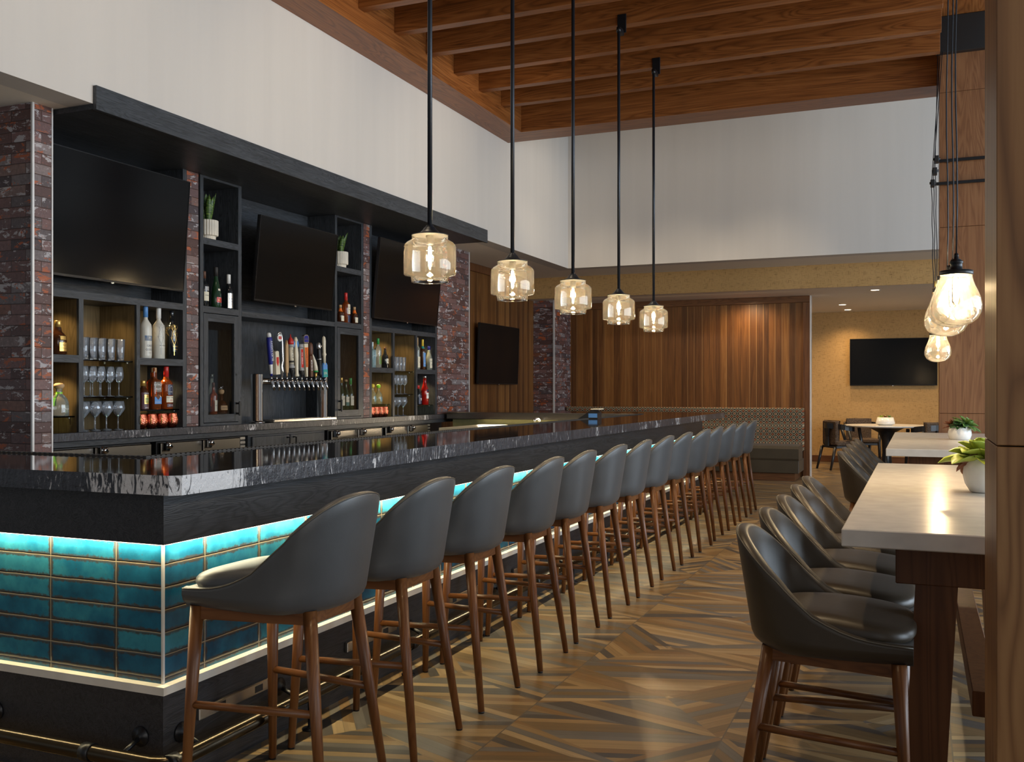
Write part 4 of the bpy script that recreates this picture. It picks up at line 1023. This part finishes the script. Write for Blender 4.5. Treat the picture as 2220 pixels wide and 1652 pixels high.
def dining_chair(label, x, y, rz):
    """local: faces +x, back at -x"""
    t = thing('dining_chair', label, 'chair', (x, y, 0), rz, 'dark wooden dining chairs round the pedestal table')
    pts = []
    for i in range(17):
        a = -PI*.62+PI*1.24*i/16; pts.append((-.02-.26*math.cos(a)*(.9), .29*math.sin(a)/math.sin(PI*.5), .70+.035*math.cos(a)))
    mb = MB()
    for dzz in (0,): 
        vs = []
        for (px, py, pz) in pts:
            d = Vector((px+.02, py, 0)).normalized()
            for w_, h_ in ((.014, -.048), (.014, .042), (-.014, .042), (-.014, -.048)): vs.append((px+d.x*w_, py+d.y*w_, pz+h_))
        n = len(pts); mb.add(vs, [(i*4+k, i*4+(k+1) % 4, (i+1)*4+(k+1) % 4, (i+1)*4+k) for i in range(n-1) for k in range(4)]+[(0, 1, 2, 3), ((n-1)*4+3, (n-1)*4+2, (n-1)*4+1, (n-1)*4)], 0, False)
    mb.build('arm_rail', 'chair_wood', t)
    mb = MB()
    mb.add([(-.262, -.06, .40), (-.262, .06, .40), (-.250, .035, .55), (-.262, .07, .69), (-.262, -.07, .69), (-.250, -.035, .55), (-.285, -.06, .40), (-.285, .06, .40), (-.272, .035, .55), (-.285, .07, .69), (-.285, -.07, .69), (-.272, -.035, .55)],
           [(0, 1, 2, 5), (5, 2, 3, 4), (6, 11, 8, 7), (11, 10, 9, 8), (1, 7, 8, 2), (2, 8, 9, 3), (0, 5, 11, 6), (5, 4, 10, 11), (3, 9, 10, 4), (0, 6, 7, 1)])
    mb.build('back_splat', 'chair_wood', t)
    mb = MB(); mb.grid(lambda u, v: (-.20-.045*math.cos((u-.5)*2.2)+.02*v, -.215+.43*u, .42+.40*v-.0), 13, 7); mb.grid(lambda u, v: (-.15-.045*math.cos((u-.5)*2.2)+.02*v, -.215+.43*u, .42+.40*v), 13, 7, flip=True)
    mb.cbox(-.235, -.165, -.215, .215, .43, .815, .015)
    mb.build('backrest', 'tweed', t)
    MB().cbox(-.22, .25, -.24, .24, .40, .475, .02).build('seat', 'tweed', t)
    MB().cbox(-.23, .24, -.235, .235, .36, .40, .005).build('seat_frame', 'chair_wood', t)
    for s in (-1, 1):
        MB().tube([(-.33, s*.22, 0), (-.24, s*.21, .38)], [.018, .028], 8).build('leg', 'chair_wood', t)
        MB().tube([(.27, s*.24, 0), (.235, s*.235, .40), (.15, s*.28, .70)], [.018, .028, .028], 8).build('leg', 'chair_wood', t)
    return t
dining_chair('dark wooden armchair with its curved back towards the white tables, nearest the plank wall', -1.19, 17.12, .60)
dining_chair('dark wooden armchair with tweed back against the gold wallpaper, facing the camera', -.93, 18.22, -1.25)
dining_chair('dark wooden armchair half hidden by the second white table, back towards the camera', .16, 16.75, 2.2)
dining_chair('dark wooden armchair right of the round table, mostly behind the far walnut column', .36, 17.75, 3.6)

# ---------------------------------------------------------------- bottles
NX = -5.352
PROF = {
 'vodka':  [(.92, 0), (1, .012), (1, .60), (.93, .66), (.62, .715), (.38, .76), (.33, .80), (.33, .985), (.36, .99), (.36, 1)],
 'wine':   [(.92, 0), (1, .012), (1, .46), (.95, .53), (.74, .62), (.52, .70), (.41, .77), (.38, .97), (.41, .975), (.41, 1)],
 'cognac': [(.90, 0), (.98, .02), (1, .22), (.95, .36), (.78, .50), (.56, .62), (.42, .72), (.37, .80), (.37, 1)],
 'whisky': [(.95, 0), (1, .01), (1, .58), (.94, .635), (.70, .67), (.44, .71), (.36, .78), (.34, .9), (.34, 1)],
 'square': [(.97, 0), (1, .01), (1, .66), (.95, .70), (.55, .72), (.44, .74), (.42, .80), (.44, .90), (.44, 1)],
 'dome':   [(.92, 0), (1, .02), (1, .32), (.95, .45), (.80, .56), (.56, .64), (.36, .69), (.31, .74), (.31, .84), (.36, .86)],
 'round':  [(.85, 0), (1, .03), (1, .42), (.92, .55), (.72, .63), (.50, .68), (.44, .73), (.36, .84), (.34, 1)],
 'squat':  [(.80, 0), (.97, .05), (1, .25), (.92, .42), (.70, .52), (.36, .57), (.32, .60), (.32, .84)],
 'flask':  [(.92, 0), (1, .02), (1, .50), (.93, .62), (.75, .70), (.50, .76), (.40, .80), (.40, 1)],
}
def bottle(name, label, y, z, h, r, kind, body, cap, caph=.10, labels=(), x=NX, group=None, seg=28, capr=1.08, rz=0.0, sq=None):
    """labels: (z0, z1, half angle, paper, [(text, size, zfrac, ink)])"""
    if x == NX: y *= 1.0025
    t = thing(name, label, 'bottle', (x, y, z), rz, group)
    pr = [(a*r, b*h) for a, b in PROF[kind]]
    if kind == 'square': sq = 7
    MB().lathe(pr, seg, sq=sq).build('glass_body', body, t)
    rt = pr[-1][0]; topz = pr[-1][1]
    if cap:
        mb = MB()
        if kind in ('dome', 'squat') or cap == 'ball':
            mb.lathe([(rt*.95, topz), (rt*1.25, topz+.006), (rt*1.5, topz+.018), (rt*1.45, topz+.030), (rt*.9, topz+.038), (.001, topz+.040)], 20)
            mb.build('stopper', 'cork' if cap == 'ball' else cap, t)
        else:
            mb.lathe([(rt*capr+.0006, h*(1-caph)), (rt*capr+.0006, h-.002), (rt*capr-.001, h+.002)], 20); mb.build('cap', cap, t)
    for k, (z0, z1, ha, paper, texts) in enumerate(labels):
        mats = [paper]; mb = MB()
        def rad(zz):
            zz /= h
            for (a, p), (b, q) in zip(PROF[kind], PROF[kind][1:]):
                if zz <= q: return r*(a+(b-a)*max(0, (zz-p)/max(1e-6, q-p)))
            return r*PROF[kind][-1][0]
        def at(s, zz, e=.0008):
            R = rad(zz)+e
            if sq: return (r+e, s, zz)
            return (R*math.cos(s/R), R*math.sin(s/R), zz)
        W = r*ha if not sq else r*min(ha, .92)
        mb.grid(lambda u, v: at(-W+2*W*u, z0*h+(z1-z0)*h*v), 13, 5)
        for (body_t, size, zf, ink) in texts:
            if ink not in mats: mats.append(ink)
            mb.text(body_t, size, lambda tx, ty: at(tx, z0*h+(z1-z0)*h*zf+ty, .0014), mats.index(ink))
        mb.build('label', mats, t)
    return t
S1, S2 = 1.568, 1.042
# first bay
bottle('liquor_bottle', 'dark brown liquor bottle with gold cap, alone in the top left niche', 4.80, S1, .228, .056, 'round', 'brown_bottle', 'gold', .24,
       [(.10, .36, .55, 'gold', [('12', .022, .72, 'ink'), ('CHIVAS REGAL', .009, .35, 'ink')]), (.44, .55, .42, 'gold', [])])
t = bottle('tequila_bottle', 'clear round-shouldered tequila bottle with cork ball and lime ribbon, lower left niche', 4.81, 1.153, .215, .063, 'dome', 'clear_bottle', 'cork', 0,
       [(.12, .34, .5, 'clear_bottle', [('PATRON', .014, .5, 'white')])])
mb = MB(); mb.tube([(.0, -.021, .165), (.012, -.03, .150), (.02, -.048, .128)], .004, 6); mb.cbox(.015, .022, -.075, -.040, .070, .125, .002)
mb.add([(-.02, -.021, .150), (.02, -.021, .150), (.02, .018, .168), (-.02, .018, .168)], [(0, 1, 2, 3)])
mb.lathe([(.0215, .150), (.0215, .162)], 18, cap=False); mb.build('ribbon_tag', 'lime', t)
bottle('vodka_bottle', 'frosted vodka bottle with blue neck band, leftmost of three on the top right shelf', 5.60, S1, .385, .044, 'vodka', 'frost', 'skyblue', .20,
       [(.05, .58, .95, 'frost', [('GREY', .022, .36, 'navy'), ('GOOSE', .022, .22, 'navy'), ('VODKA', .008, .10, 'navy')]), (.34, .44, .95, 'skyblue', [('M', .03, .5, 'white')]), (.97, .999, .9, 'white', [])])
def tree_label(t, r, h, ink):
    """branching tree motif printed on the bottle"""
    mb = MB(); random.seed(4)
    def seg_(a, b, w_):
        (s0, z0), (s1, z1) = a, b; d = Vector((s1-s0, z1-z0)); n = Vector((-d.y, d.x)).normalized()*w_
        pts = [(s0+n.x, z0+n.y), (s0-n.x, z0-n.y), (s1-n.x*.7, z1-n.y*.7), (s1+n.x*.7, z1+n.y*.7)]
        R = r+.0012; mb.add([(R*math.cos(p/R), R*math.sin(p/R), q) for p, q in pts], [(0, 1, 2, 3)])
    def grow(p, ang, ln, w_, d):
        q = (p[0]+ln*math.cos(ang), p[1]+ln*math.sin(ang)); seg_(p, q, w_)
        if d == 0: return
        for s in (-1, 1): grow(q, ang+s*random.uniform(.25, .6), ln*random.uniform(.68, .85), w_*.72, d-1)
    for off in (-.018,): grow((off, h*.08), PI/2, h*.20, .0028, 5)
    grow((.030, h*.20), PI/2+.1, h*.12, .0016, 4)
    mb.build('tree_print', ink, t)
t = bottle('vodka_bottle', 'frosted vodka bottle with pale tree print, middle of three on the top right shelf', 5.735, S1, .385, .045, 'vodka', 'frost', 'white', .20, [(.22, .30, .7, 'frost', [('BELVEDERE', .012, .5, 'ink')])])
tree_label(t, .045, .385, 'grey')
t = bottle('vodka_bottle', 'black vodka bottle with gold tree print, rightmost of three on the top right shelf', 5.875, S1, .375, .044, 'vodka', 'dark_bottle', 'dark_bottle', .20, [(.16, .30, .6, 'dark_bottle', [('BELVEDERE', .011, .75, 'gold'), ('VODKA', .009, .3, 'gold')])])
tree_label(t, .044, .375, 'gold')
bottle('whisky_bottle', 'short purple-labelled whisky bottle with gold oval, left of three on the glass shelf', 5.575, 1.183, .215, .040, 'flask', 'brown_bottle', 'gold', .18,
       [(.02, .60, 1.1, 'purple', [('CROWN', .013, .93, 'white'), ('APPLE', .013, .08, 'white')]), (.20, .52, .55, 'gold', [('RYL', .010, .8, 'purple')]), (.23, .42, .42, 'leaf4', [('CANADIAN', .005, .5, 'white')])])
bottle('rye_bottle', 'square rye bottle with blue diamond label, middle of three on the glass shelf', 5.685, 1.183, .315, .042, 'square', 'rye_bottle', 'cork', .11,
       [(.42, .66, .85, 'clear_bottle', [('DISTRICT', .020, .72, 'white'), ('MADE', .020, .28, 'white')]), (.13, .30, .85, 'skyblue', [('RYE WHISKEY', .010, .25, 'white'), ('◆', .05, .95, 'brown')])])
bottle('bourbon_bottle', 'amber bourbon bottle with red neck and cream label, right of three on the glass shelf', 5.815, 1.183, .325, .050, 'whisky', 'amber_bottle', 'red', .24,
       [(.16, .31, .8, 'paper_label', [('WILD TURKEY', .012, .75, 'ink'), ('101', .020, .3, 'red')]), (.33, .58, .55, 'navy', [('♠', .06, .5, 'grey')]), (.05, .13, .7, 'purple', [('BOURBON', .009, .5, 'white')])])
# copper mugs
def mug(y, z, label, s=1.0, x=NX, rz=.9, group=None):
    t = thing('copper_mug', label, 'mug', (x, y, z), rz, group)
    MB().lathe([(.026*s, 0), (.036*s, .006*s), (.0465*s, .032*s), (.0495*s, .055*s), (.0455*s, .082*s), (.0385*s, .104*s), (.041*s, .110*s), (.040*s, .109*s), (.038*s, .10*s), (.044*s, .05*s), (.03*s, .01*s)], 28).build('cup', 'copper', t)
    MB().tube([(.040*s, 0, .092*s), (.066*s, 0, .090*s), (.072*s, 0, .065*s), (.064*s, 0, .038*s), (.046*s, 0, .034*s)], .004*s, 8).build('handle', 'gold', t)
for i, y in enumerate((5.548, 5.652, 5.762, 5.872)): mug(y, S2, 'hammered copper mug, %s from the left under the first bay glass shelf' % ORD[i], 1.0, NX+.015, -.8, 'copper mugs in the first bay')
for i, y in enumerate((8.835, 8.93, 9.03, 9.13)): mug(y, S2, 'hammered copper mug, %s from the left under the third bay glass shelf' % ORD[i], 1.0, NX, -.8, 'copper mugs in the third bay')
# glasses
def pint(y, z, label, x, group):
    t = thing('pint_glass', label, 'glass', (x, y, z), 0, group)
    MB().lathe([(.0245, 0), (.0255, .004), (.029, .07), (.0325, .150), (.0335, .155), (.0315, .154), (.0275, .07), (.0235, .014), (.001, .012)], 24).build('tumbler', 'stem_glass', t)
    return t
def wine(y, z, label, x, group, kind):
    t = thing('wine_glass' if kind == 'wine' else 'coupe_glass', label, 'glass', (x, y, z), 0, group)
    if kind == 'wine': bowl = [(.004, .098), (.016, .104), (.028, .122), (.033, .145), (.032, .165), (.027, .205), (.025, .214)]; fr = .032
    else: bowl = [(.004, .092), (.018, .104), (.040, .135), (.0485, .152), (.0485, .158), (.042, .200), (.040, .208)]; fr = .038
    MB().lathe(bowl+[(bowl[-1][0]-.001, bowl[-1][1]), (bowl[-3][0]-.0015, bowl[-3][1])], 26, cap=False).build('bowl', 'stem_glass', t)
    mb = MB().lathe([(fr, 0), (fr, .002), (.010, .006), (.0042, .014), (.0038, .06), (.0042, bowl[0][1])], 22); mb.build('stem', 'stem_glass', t)
    return t
def rows(fn, ys, xs, z, what, group, *a):
    first = None
    for r, x in enumerate(xs):
        for i, y in enumerate(ys):
            lab = '%s, %s from left, %s row, %s' % (what[0], ORD[i], ('front', 'back')[r], what[1])
            y2 = y*1.003
            if first is None: first = fn(y2, z, lab, x, group, *a)
            else: dup(first, (x, y2, z), None, lab, group)
rows(pint, (5.022, 5.098, 5.176, 5.262, 5.352), (-5.355, -5.455), 1.543, ('upright pint glass', 'top shelf of first bay'), 'pint glasses in the first bay')
rows(wine, (5.022, 5.096, 5.171, 5.256, 5.338), (-5.355, -5.455), 1.284, ('tall wine glass', 'second shelf of first bay'), 'wine glasses in the first bay', 'wine')
rows(wine, (5.036, 5.140, 5.242, 5.350), (-5.375, -5.49), S2, ('wide angular wine glass', 'on the first bay counter'), 'wide glasses in the first bay', 'coupe')
rows(pint, (9.304, 9.378, 9.452, 9.526), (-5.355, -5.455), 1.543, ('upright pint glass', 'top shelf of third bay'), 'pint glasses in the third bay')
rows(wine, (9.306, 9.388, 9.468, 9.556), (-5.355, -5.455), 1.284, ('tall wine glass', 'second shelf of third bay'), 'wine glasses in the third bay', 'wine')
rows(wine, (9.325, 9.440, 9.560), (-5.375, -5.49), S2, ('wide angular wine glass', 'on the third bay counter'), 'wide glasses in the third bay', 'coupe')
# left tower
bottle('cognac_bottle', 'dark bottle with cream label, left of three on the tower shelf below the plant', 6.245, 2.008, .285, .036, 'whisky', 'dark_bottle', 'brown', .20,
       [(.16, .42, .9, 'paper_label', [('HENNESSY', .011, .6, 'ink')]), (.45, .57, .7, 'grey', [])])
bottle('cognac_bottle', 'green sloping bottle with red label, middle of three on the tower shelf below the plant', 6.385, 2.008, .335, .044, 'cognac', 'green_bottle', 'ink', .22,
       [(.13, .26, .7, 'red', [('VSOP', .016, .4, 'gold'), ('REMY', .012, .85, 'white')]), (.42, .47, .3, 'ceramic', []), (.82, .87, .9, 'red', [])])
bottle('liquor_bottle', 'dark silver-labelled bottle with white neck, right of three on the tower shelf below the plant', 6.545, 2.008, .292, .036, 'wine', 'dark_bottle', 'white', .26,
       [(.03, .46, 1.1, 'silver', [('MARTELL', .012, .62, 'navy'), ('VSSD', .010, .45, 'navy')])])
bottle('decanter_bottle', 'clear tall decanter behind the left glass door', 6.526, 1.128, .335, .038, 'flask', 'clear_bottle', 'glass', .10, [(.10, .35, .8, 'ink', [('RESERVE', .010, .7, 'white'), ('No 7', .014, .35, 'white')])], x=-5.50)
bottle('bourbon_bottle', 'amber bottle with dark stopper and pale label behind the left glass door', 6.410, 1.128, .262, .032, 'whisky', 'amber_bottle', 'brown', .14, [(.1, .45, .5, 'paper_label', [('RYE', .012, .5, 'ink')])], x=-5.385)
t = bottle('bourbon_bottle', 'squat round bourbon bottle with a small horse on its stopper behind the left glass door', 6.520, 1.128, .20, .052, 'squat', 'brown_bottle', 'cork', 0, [(.17, .36, .9, 'cork', [('BOURBON WHISKEY', .008, .5, 'ink')])], x=-5.395)
mb = MB(); zc = .20*.84+.040
mb.tube([(0, -.012, zc+.016), (0, .012, zc+.016)], .005, 8); mb.tube([(0, .010, zc+.016), (0, .020, zc+.026), (0, .026, zc+.022)], [.004, .003, .002], 6)
for a, b2 in ((-.012, -.024), (-.008, -.002), (.008, .002), (.012, .022)): mb.tube([(0, a, zc+.015), (0, (a+b2)/2, zc+.006), (0, b2, zc-.001)], [.002, .0015, .001], 5)
mb.build('horse_figure', 'silver', t)
# right tower
bottle('liquor_bottle', 'tall dark bottle with red neck and cream label on the right tower shelf', 8.345, 2.008, .305, .045, 'whisky', 'amber_bottle', 'red', .26, [(.30, .62, .5, 'paper_label', [("MAKER'S", .011, .7, 'ink'), ('MARK', .011, .45, 'ink')]), (.02, .26, .5, 'navy', [])])
for y, wd in ((8.245, 'left'), (8.505, 'right')):
    bottle('liqueur_bottle', 'small round liqueur bottle with gold neck and cream label, %s of the red-necked bottle' % wd, y, 2.008, .175, .037, 'round', 'brown_bottle', 'cork', .16,
           [(.08, .38, .75, 'paper_label', [('C', .020, .5, 'gold')]), (.62, .82, 1.2, 'orange', [])], group='small liqueur bottles in the right tower')
for i, (y, h, m_) in enumerate(((8.262, .325, 'paper_label'), (8.345, .305, 'paper_label'), (8.430, .322, 'paper_label'))):
    bottle('whisky_bottle', 'dark green whisky bottle behind the right glass door, %s' % ('left of three with plain cream label', 'middle of three with teal label', 'right of three with bright green neck')[i], y, 1.128, h, .036, 'wine', 'green_bottle', ('gold', 'cork', 'green')[i], (.16, .06, .2)[i],
           [(.14, .44, .9, m_, [('GLEN', .012, .7, 'ink')])]+([(.14, .26, .9, 'teal', [])] if i == 1 else []), group='whisky bottles behind the right glass door')
# third bay
bottle('gin_bottle', 'pale blue bottle at the left edge of the upper left niche, third bay', 8.85, S1, .270, .034, 'square', 'blue_bottle', 'white', .16, [(.10, .62, .8, 'blue_bottle', [('BOMBAY', .012, .7, 'white')])], seg=32)
bottle('vodka_bottle', 'clear bottle with green cap and leafy label, upper left niche of third bay', 8.975, S1, .315, .038, 'vodka', 'clear_bottle', 'green', .20, [(.12, .40, .7, 'leaf4', [('●', .05, .72, 'red')]), (.45, .56, .7, 'clear_bottle', [('KETEL', .012, .5, 'ink')])])
bottle('gin_bottle', 'short black bottle with cream diamond label, upper left niche of third bay', 9.125, S1, .225, .038, 'round', 'dark_bottle', 'brown', .10, [(.22, .46, .6, 'paper_label', [('GIN', .014, .5, 'ink')])])
bottle('tequila_bottle', 'pale tequila bottle with yellow stopper, lower left niche of third bay', 8.865, 1.179, .205, .040, 'dome', 'yellow_bottle', 'yellow', 0, [(.14, .42, .5, 'blue_bottle', [])])
bottle('tequila_bottle', 'pale tequila bottle with lime stopper, lower left niche of third bay', 8.985, 1.179, .200, .043, 'dome', 'yellow_bottle', 'lime', 0, [(.14, .38, .5, 'blue_bottle', [])])
bottle('rum_bottle', 'tall bottle with cream neck half hidden by the divider, upper right niche of third bay', 9.85, S1, .368, .036, 'vodka', 'clear_bottle', 'cork', .30, [(.06, .40, .8, 'paper_label', [('RUM', .012, .5, 'ink')])])
bottle('rum_bottle', 'tall dark bottle with yellow neck and colourful label, upper right niche of third bay', 9.985, S1, .352, .036, 'vodka', 'brown_bottle', 'yellow', .22, [(.10, .56, .8, 'skyblue', [('●', .05, .6, 'orange'), ('SAILOR', .012, .25, 'white')]), (.70, .78, 1, 'teal', [])])
bottle('gin_bottle', 'clear bottle with blue cap and cream label, upper right niche of third bay', 10.145, S1, .280, .039, 'wine', 'clear_bottle', 'blue', .15, [(.08, .48, .8, 'paper_label', [('AVIATION', .012, .7, 'ink'), ('GIN', .014, .35, 'navy')])])
bottle('liquor_bottle', 'dark bottle with red cap and blue label, lower right niche of third bay', 9.875, 1.157, .225, .042, 'flask', 'dark_bottle', 'red', .16, [(.05, .50, .9, 'navy', [('✷', .05, .5, 'white')])])
bottle('aperitif_bottle', 'bright red aperitif bottle with white label, lower right niche of third bay', 10.04, 1.157, .335, .045, 'wine', 'red_bottle', 'silver', .07, [(.22, .42, .6, 'white', [('CAMPARI', .013, .6, 'navy')]), (.46, .54, .5, 'navy', [])])

# ---------------------------------------------------------------- beer taps
TX = -5.365
tp = thing('beer_tap_tower', 'stainless beer tower with two posts and twelve taps', 'beer tower', (TX, 7.45, 1.042))
for y in (6.955, 7.965):
    MB().lathe([(.074, 1.042), (.074, 1.047), (.058, 1.055), (.0525, 1.062), (.0525, 1.468), (.050, 1.472), (.001, 1.473)], 36, (TX, y, 0)).build('post', 'post_steel', tp, True)
MB().tube([(TX, 7.0, 1.408), (TX, 7.92, 1.408)], .028, 20).build('manifold', 'steel_y', tp, True)
FY = [7.085+.0762*i for i in range(12)]
HX_ = TX+.062
def th(i, label, lean=0.0):
    y = FY[i]
    f = MB(); f.tube([(TX+.02, y, 1.408), (HX_-.008, y, 1.408)], .013, 12); f.tube([(HX_-.006, y, 1.43), (HX_, y, 1.405), (HX_+.018, y, 1.375), (HX_+.026, y, 1.325)], [.015, .016, .011, .009], 12)
    f.lathe([(.013, 1.425), (.009, 1.437), (.007, 1.455)], 14, (HX_-.004, y, 0)); f.build('faucet', 'chrome', tp, True)
    T = Matrix.Translation((HX_-.004-TX, y-7.45, 1.455-1.042)) @ Matrix.Rotation(lean, 4, 'X')
    def mk(): m_ = MB(); m_.T = T; return m_
    def fin(mb, mats): o = mb.build('tap_handle', mats, tp); o['label'] = label; return o
    def sub(mb, name, mats, par): return mb.build(name, mats, par)
    return mk, fin, sub
def flat(x): return lambda u, v: (x, u, v)
def vert(x, zc): return lambda u, v: (x, -v, zc+u)
mk, fin, sub = th(0, 'dark blue tapered tap handle with white tip', .10)
mb = mk().lathe([(.010, .0), (.012, .02), (.017, .10), (.022, .12), (.026, .24), (.027, .335), (.022, .345)], 8, m=0); mb.lathe([(.0125, .02), (.0175, .10), (.0178, .112)], 8, m=1, cap=False)
mb.text('BUD LIGHT', .036, vert(.0275, .225), 1); h = fin(mb, ['blue', 'white'])
sub(mk().lathe([(.020, .345), (.020, .37), (.013, .385)], 14), 'tip', 'white', h)
mk, fin, sub = th(1, 'broad cream tap handle with red shield', .09)
mb = mk().prism([(-.030, .015), (.030, .015), (.024, .22), (.0, .226), (-.024, .22)], -.020, .020, 0, 'X', ); h = fin(mb, 'cream')
sub(mk().add([(.0212, -.018, .17), (.0212, .018, .17), (.0212, .018, .12), (.0212, 0, .085), (.0212, -.018, .12)], [(0, 4, 3, 2, 1)]), 'badge', 'red', h)
mk, fin, sub = th(2, 'curved silver tap handle with round red badge', .0)
pts = [(0, 0, 0), (0, .006, .05), (0, -.004, .09), (0, .012, .14), (0, .006, .28), (0, -.004, .36), (0, -.026, .395), (0, -.052, .39), (0, -.066, .365)]
mb = mk().tube(pts, [.009, .016, .014, .011, .011, .011, .010, .008, .006], 10); h = fin(mb, 'silver')
mb = mk().lathe([(.032, -.006), (.034, 0), (.032, .006)], 28, (0, -.034, .345), axis='X'); mb.T = mk().T; mb.box(.0062, .0068, -.056, -.012, .333, .358, 1); mb.text('STELLA', .012, lambda u, v: (.0072, -.034+u, .345+v), 2)
sub(mb, 'badge', ['white', 'red', 'white'], h)
mk, fin, sub = th(3, 'slim cream wooden tap handle', .02)
mb = mk().prism([(-.012, .03), (.012, .03), (.020, .07), (.017, .28), (.0, .33), (-.017, .28), (-.020, .07)], -.008, .008, 0, 'X'); mb.tube([(0, 0, 0), (0, 0, .035)], .008, 10); fin(mb, 'cork')
mk, fin, sub = th(4, 'lighthouse-shaped tap handle with red dome', .06)
mb = mk().lathe([(.022, .075), (.030, .08), (.030, .092), (.023, .10), (.022, .115)], 20, m=1); mb.lathe([(.0225, .115), (.0225, .275)], 20, m=0); mb.lathe([(.023, .128), (.0235, .136), (.023, .144)], 20, m=2); mb.lathe([(.028, .270), (.029, .285), (.026, .295)], 20, m=1)
mb.text('ATLAS', .028, vert(.0232, .205), 2); h = fin(mb, ['cream', 'grey', 'ink'])
sub(mk().lathe([(.026, .295), (.027, .31), (.026, .325), (.018, .345), (.006, .36), (.004, .385), (.001, .388)], 20), 'dome', 'red', h)
sub(mk().lathe([(.008, 0), (.014, .03), (.026, .06), (.026, .076)], 18), 'base', 'plastic_black', h)
mk, fin, sub = th(5, 'cream bowling-pin tap handle with blue fish behind', .06)
mb = mk().lathe([(.020, .0), (.022, .01), (.016, .03), (.019, .12), (.023, .20), (.019, .26), (.012, .30), (.014, .325), (.022, .335), (.016, .35), (.010, .365)], 20); h = fin(mb, 'cream')
sub(mk().lathe([(.001, -.022), (.012, -.02), (.040, -.012), (.046, 0), (.030, .006), (.001, .008)], 16, (-.005, .012, .30), axis='X'), 'fish', 'skyblue', h)
mk, fin, sub = th(6, 'red plaque tap handle in a grey frame', .05)
mb = mk().cbox(-.012, .012, -.023, .023, .06, .27, .004); mb.lathe([(.020, .268), (.026, .275), (.024, .30), (.012, .305)], 16); mb.lathe([(.024, .055), (.024, .075)], 16); h = fin(mb, 'grey')
mb = mk().box(.012, .0135, -.017, .017, .085, .255); mb.text('AMBER ALE', .022, vert(.0142, .17), 1); sub(mb, 'plaque', ['red', 'white'], h)
sub(mk().lathe([(.008, 0), (.013, .02), (.024, .045), (.024, .056)], 16), 'base', 'plastic_black', h)
mk, fin, sub = th(7, 'orange tapered tap handle under a blue head badge', .06)
mb = mk().prism([(-.010, .0), (.010, .0), (.031, .31), (-.031, .31)], -.010, .010, 0, 'X'); h = fin(mb, 'cream')
mb = mk().prism([(-.016, .09), (.016, .09), (.026, .275), (-.026, .275)], .010, .0125, 0, 'X'); mb.text('OCTOBERFEST', .027, vert(.0135, .185), 1); sub(mb, 'panel', ['orange', 'navy'], h)
mb = mk().prism([(-.034, .315), (.034, .315), (.042, .345), (.038, .38), (.020, .394), (-.020, .394), (-.038, .38), (-.042, .345)], -.014, .014, 0, 'X'); mb.prism([(-.030, .325), (.030, .325), (.035, .348), (.031, .376), (.016, .386), (-.016, .386), (-.031, .376), (-.035, .348)], .014, .0155, 1, 'X'); mb.text('SAMUEL', .017, lambda u, v: (.0165, u, .352+v), 0)
sub(mb, 'head_badge', ['silver', 'blue'], h)
mk, fin, sub = th(8, 'brown tap handle with white CIDER lettering and bark top', .06)
mb = mk().cbox(-.014, .014, -.020, .020, .0, .20, .003); mb.text('CIDER', .036, vert(.0148, .11), 1, 1.1); h = fin(mb, ['brown', 'white'])
sub(mk().lathe([(.018, .20), (.026, .22), (.028, .27), (.024, .31), (.012, .325)], 9), 'bark_top', 'brown', h)
mk, fin, sub = th(9, 'curved cream horn tap handle with green collar', .0)
mb = mk().tube([(0, 0, .05), (0, -.004, .09), (0, -.018, .14), (0, -.040, .19), (0, -.055, .22)], [.022, .021, .017, .010, .003], 14); h = fin(mb, 'cream')
sub(mk().lathe([(.008, 0), (.012, .01), (.014, .04)], 14), 'base', 'gold', h); sub(mk().lathe([(.0235, .046), (.0235, .060)], 18), 'collar', 'green', h)
mk, fin, sub = th(10, 'black grip tap handle with silver head', .10)
mb = mk().lathe([(.013, .01), (.017, .03), (.019, .16), (.022, .17), (.021, .26), (.018, .27)], 16); h = fin(mb, 'plastic_black')
mb = mk().lathe([(.020, .165), (.0225, .170), (.0225, .178)], 16); mb.lathe([(.018, .27), (.022, .285), (.020, .32), (.008, .335)], 14); mb.tube([(0, 0, .30), (0, .04, .295)], .012, 10); sub(mb, 'head', 'silver', h)
mk, fin, sub = th(11, 'tall cream paddle tap handle above a blue and green plaque', .05)
mb = mk().lathe([(.013, .12), (.015, .20), (.022, .22), (.016, .24), (.018, .31), (.020, .35), (.016, .385), (.001, .40)], 16); h = fin(mb, 'cream')
mb = mk().prism([(-.036, .0), (.036, .0), (.036, .115), (.020, .138), (-.020, .138), (-.036, .115)], -.008, .010, 0, 'X'); mb.box(.010, .0112, -.036, .036, .0, .075, 1); mb.text('IPA', .036, lambda u, v: (.0124, u, .036+v), 2)
sub(mb, 'plaque', ['skyblue', 'teal', 'cream'], h)
t = thing('drip_tray', 'stainless drip tray below the beer taps', 'tray', (-5.31, 7.5, 1.042))
MB().cbox(-5.44, -5.255, 7.06, 8.05, 1.043, 1.066, .003).build('pan', 'steel_y', t, True)
mb = MB()
for k in range(40): mb.box(-5.43, -5.275, 7.075+k*.0242, 7.085+k*.0242, 1.066, 1.0685)
mb.build('grille', 'silver', t, True)
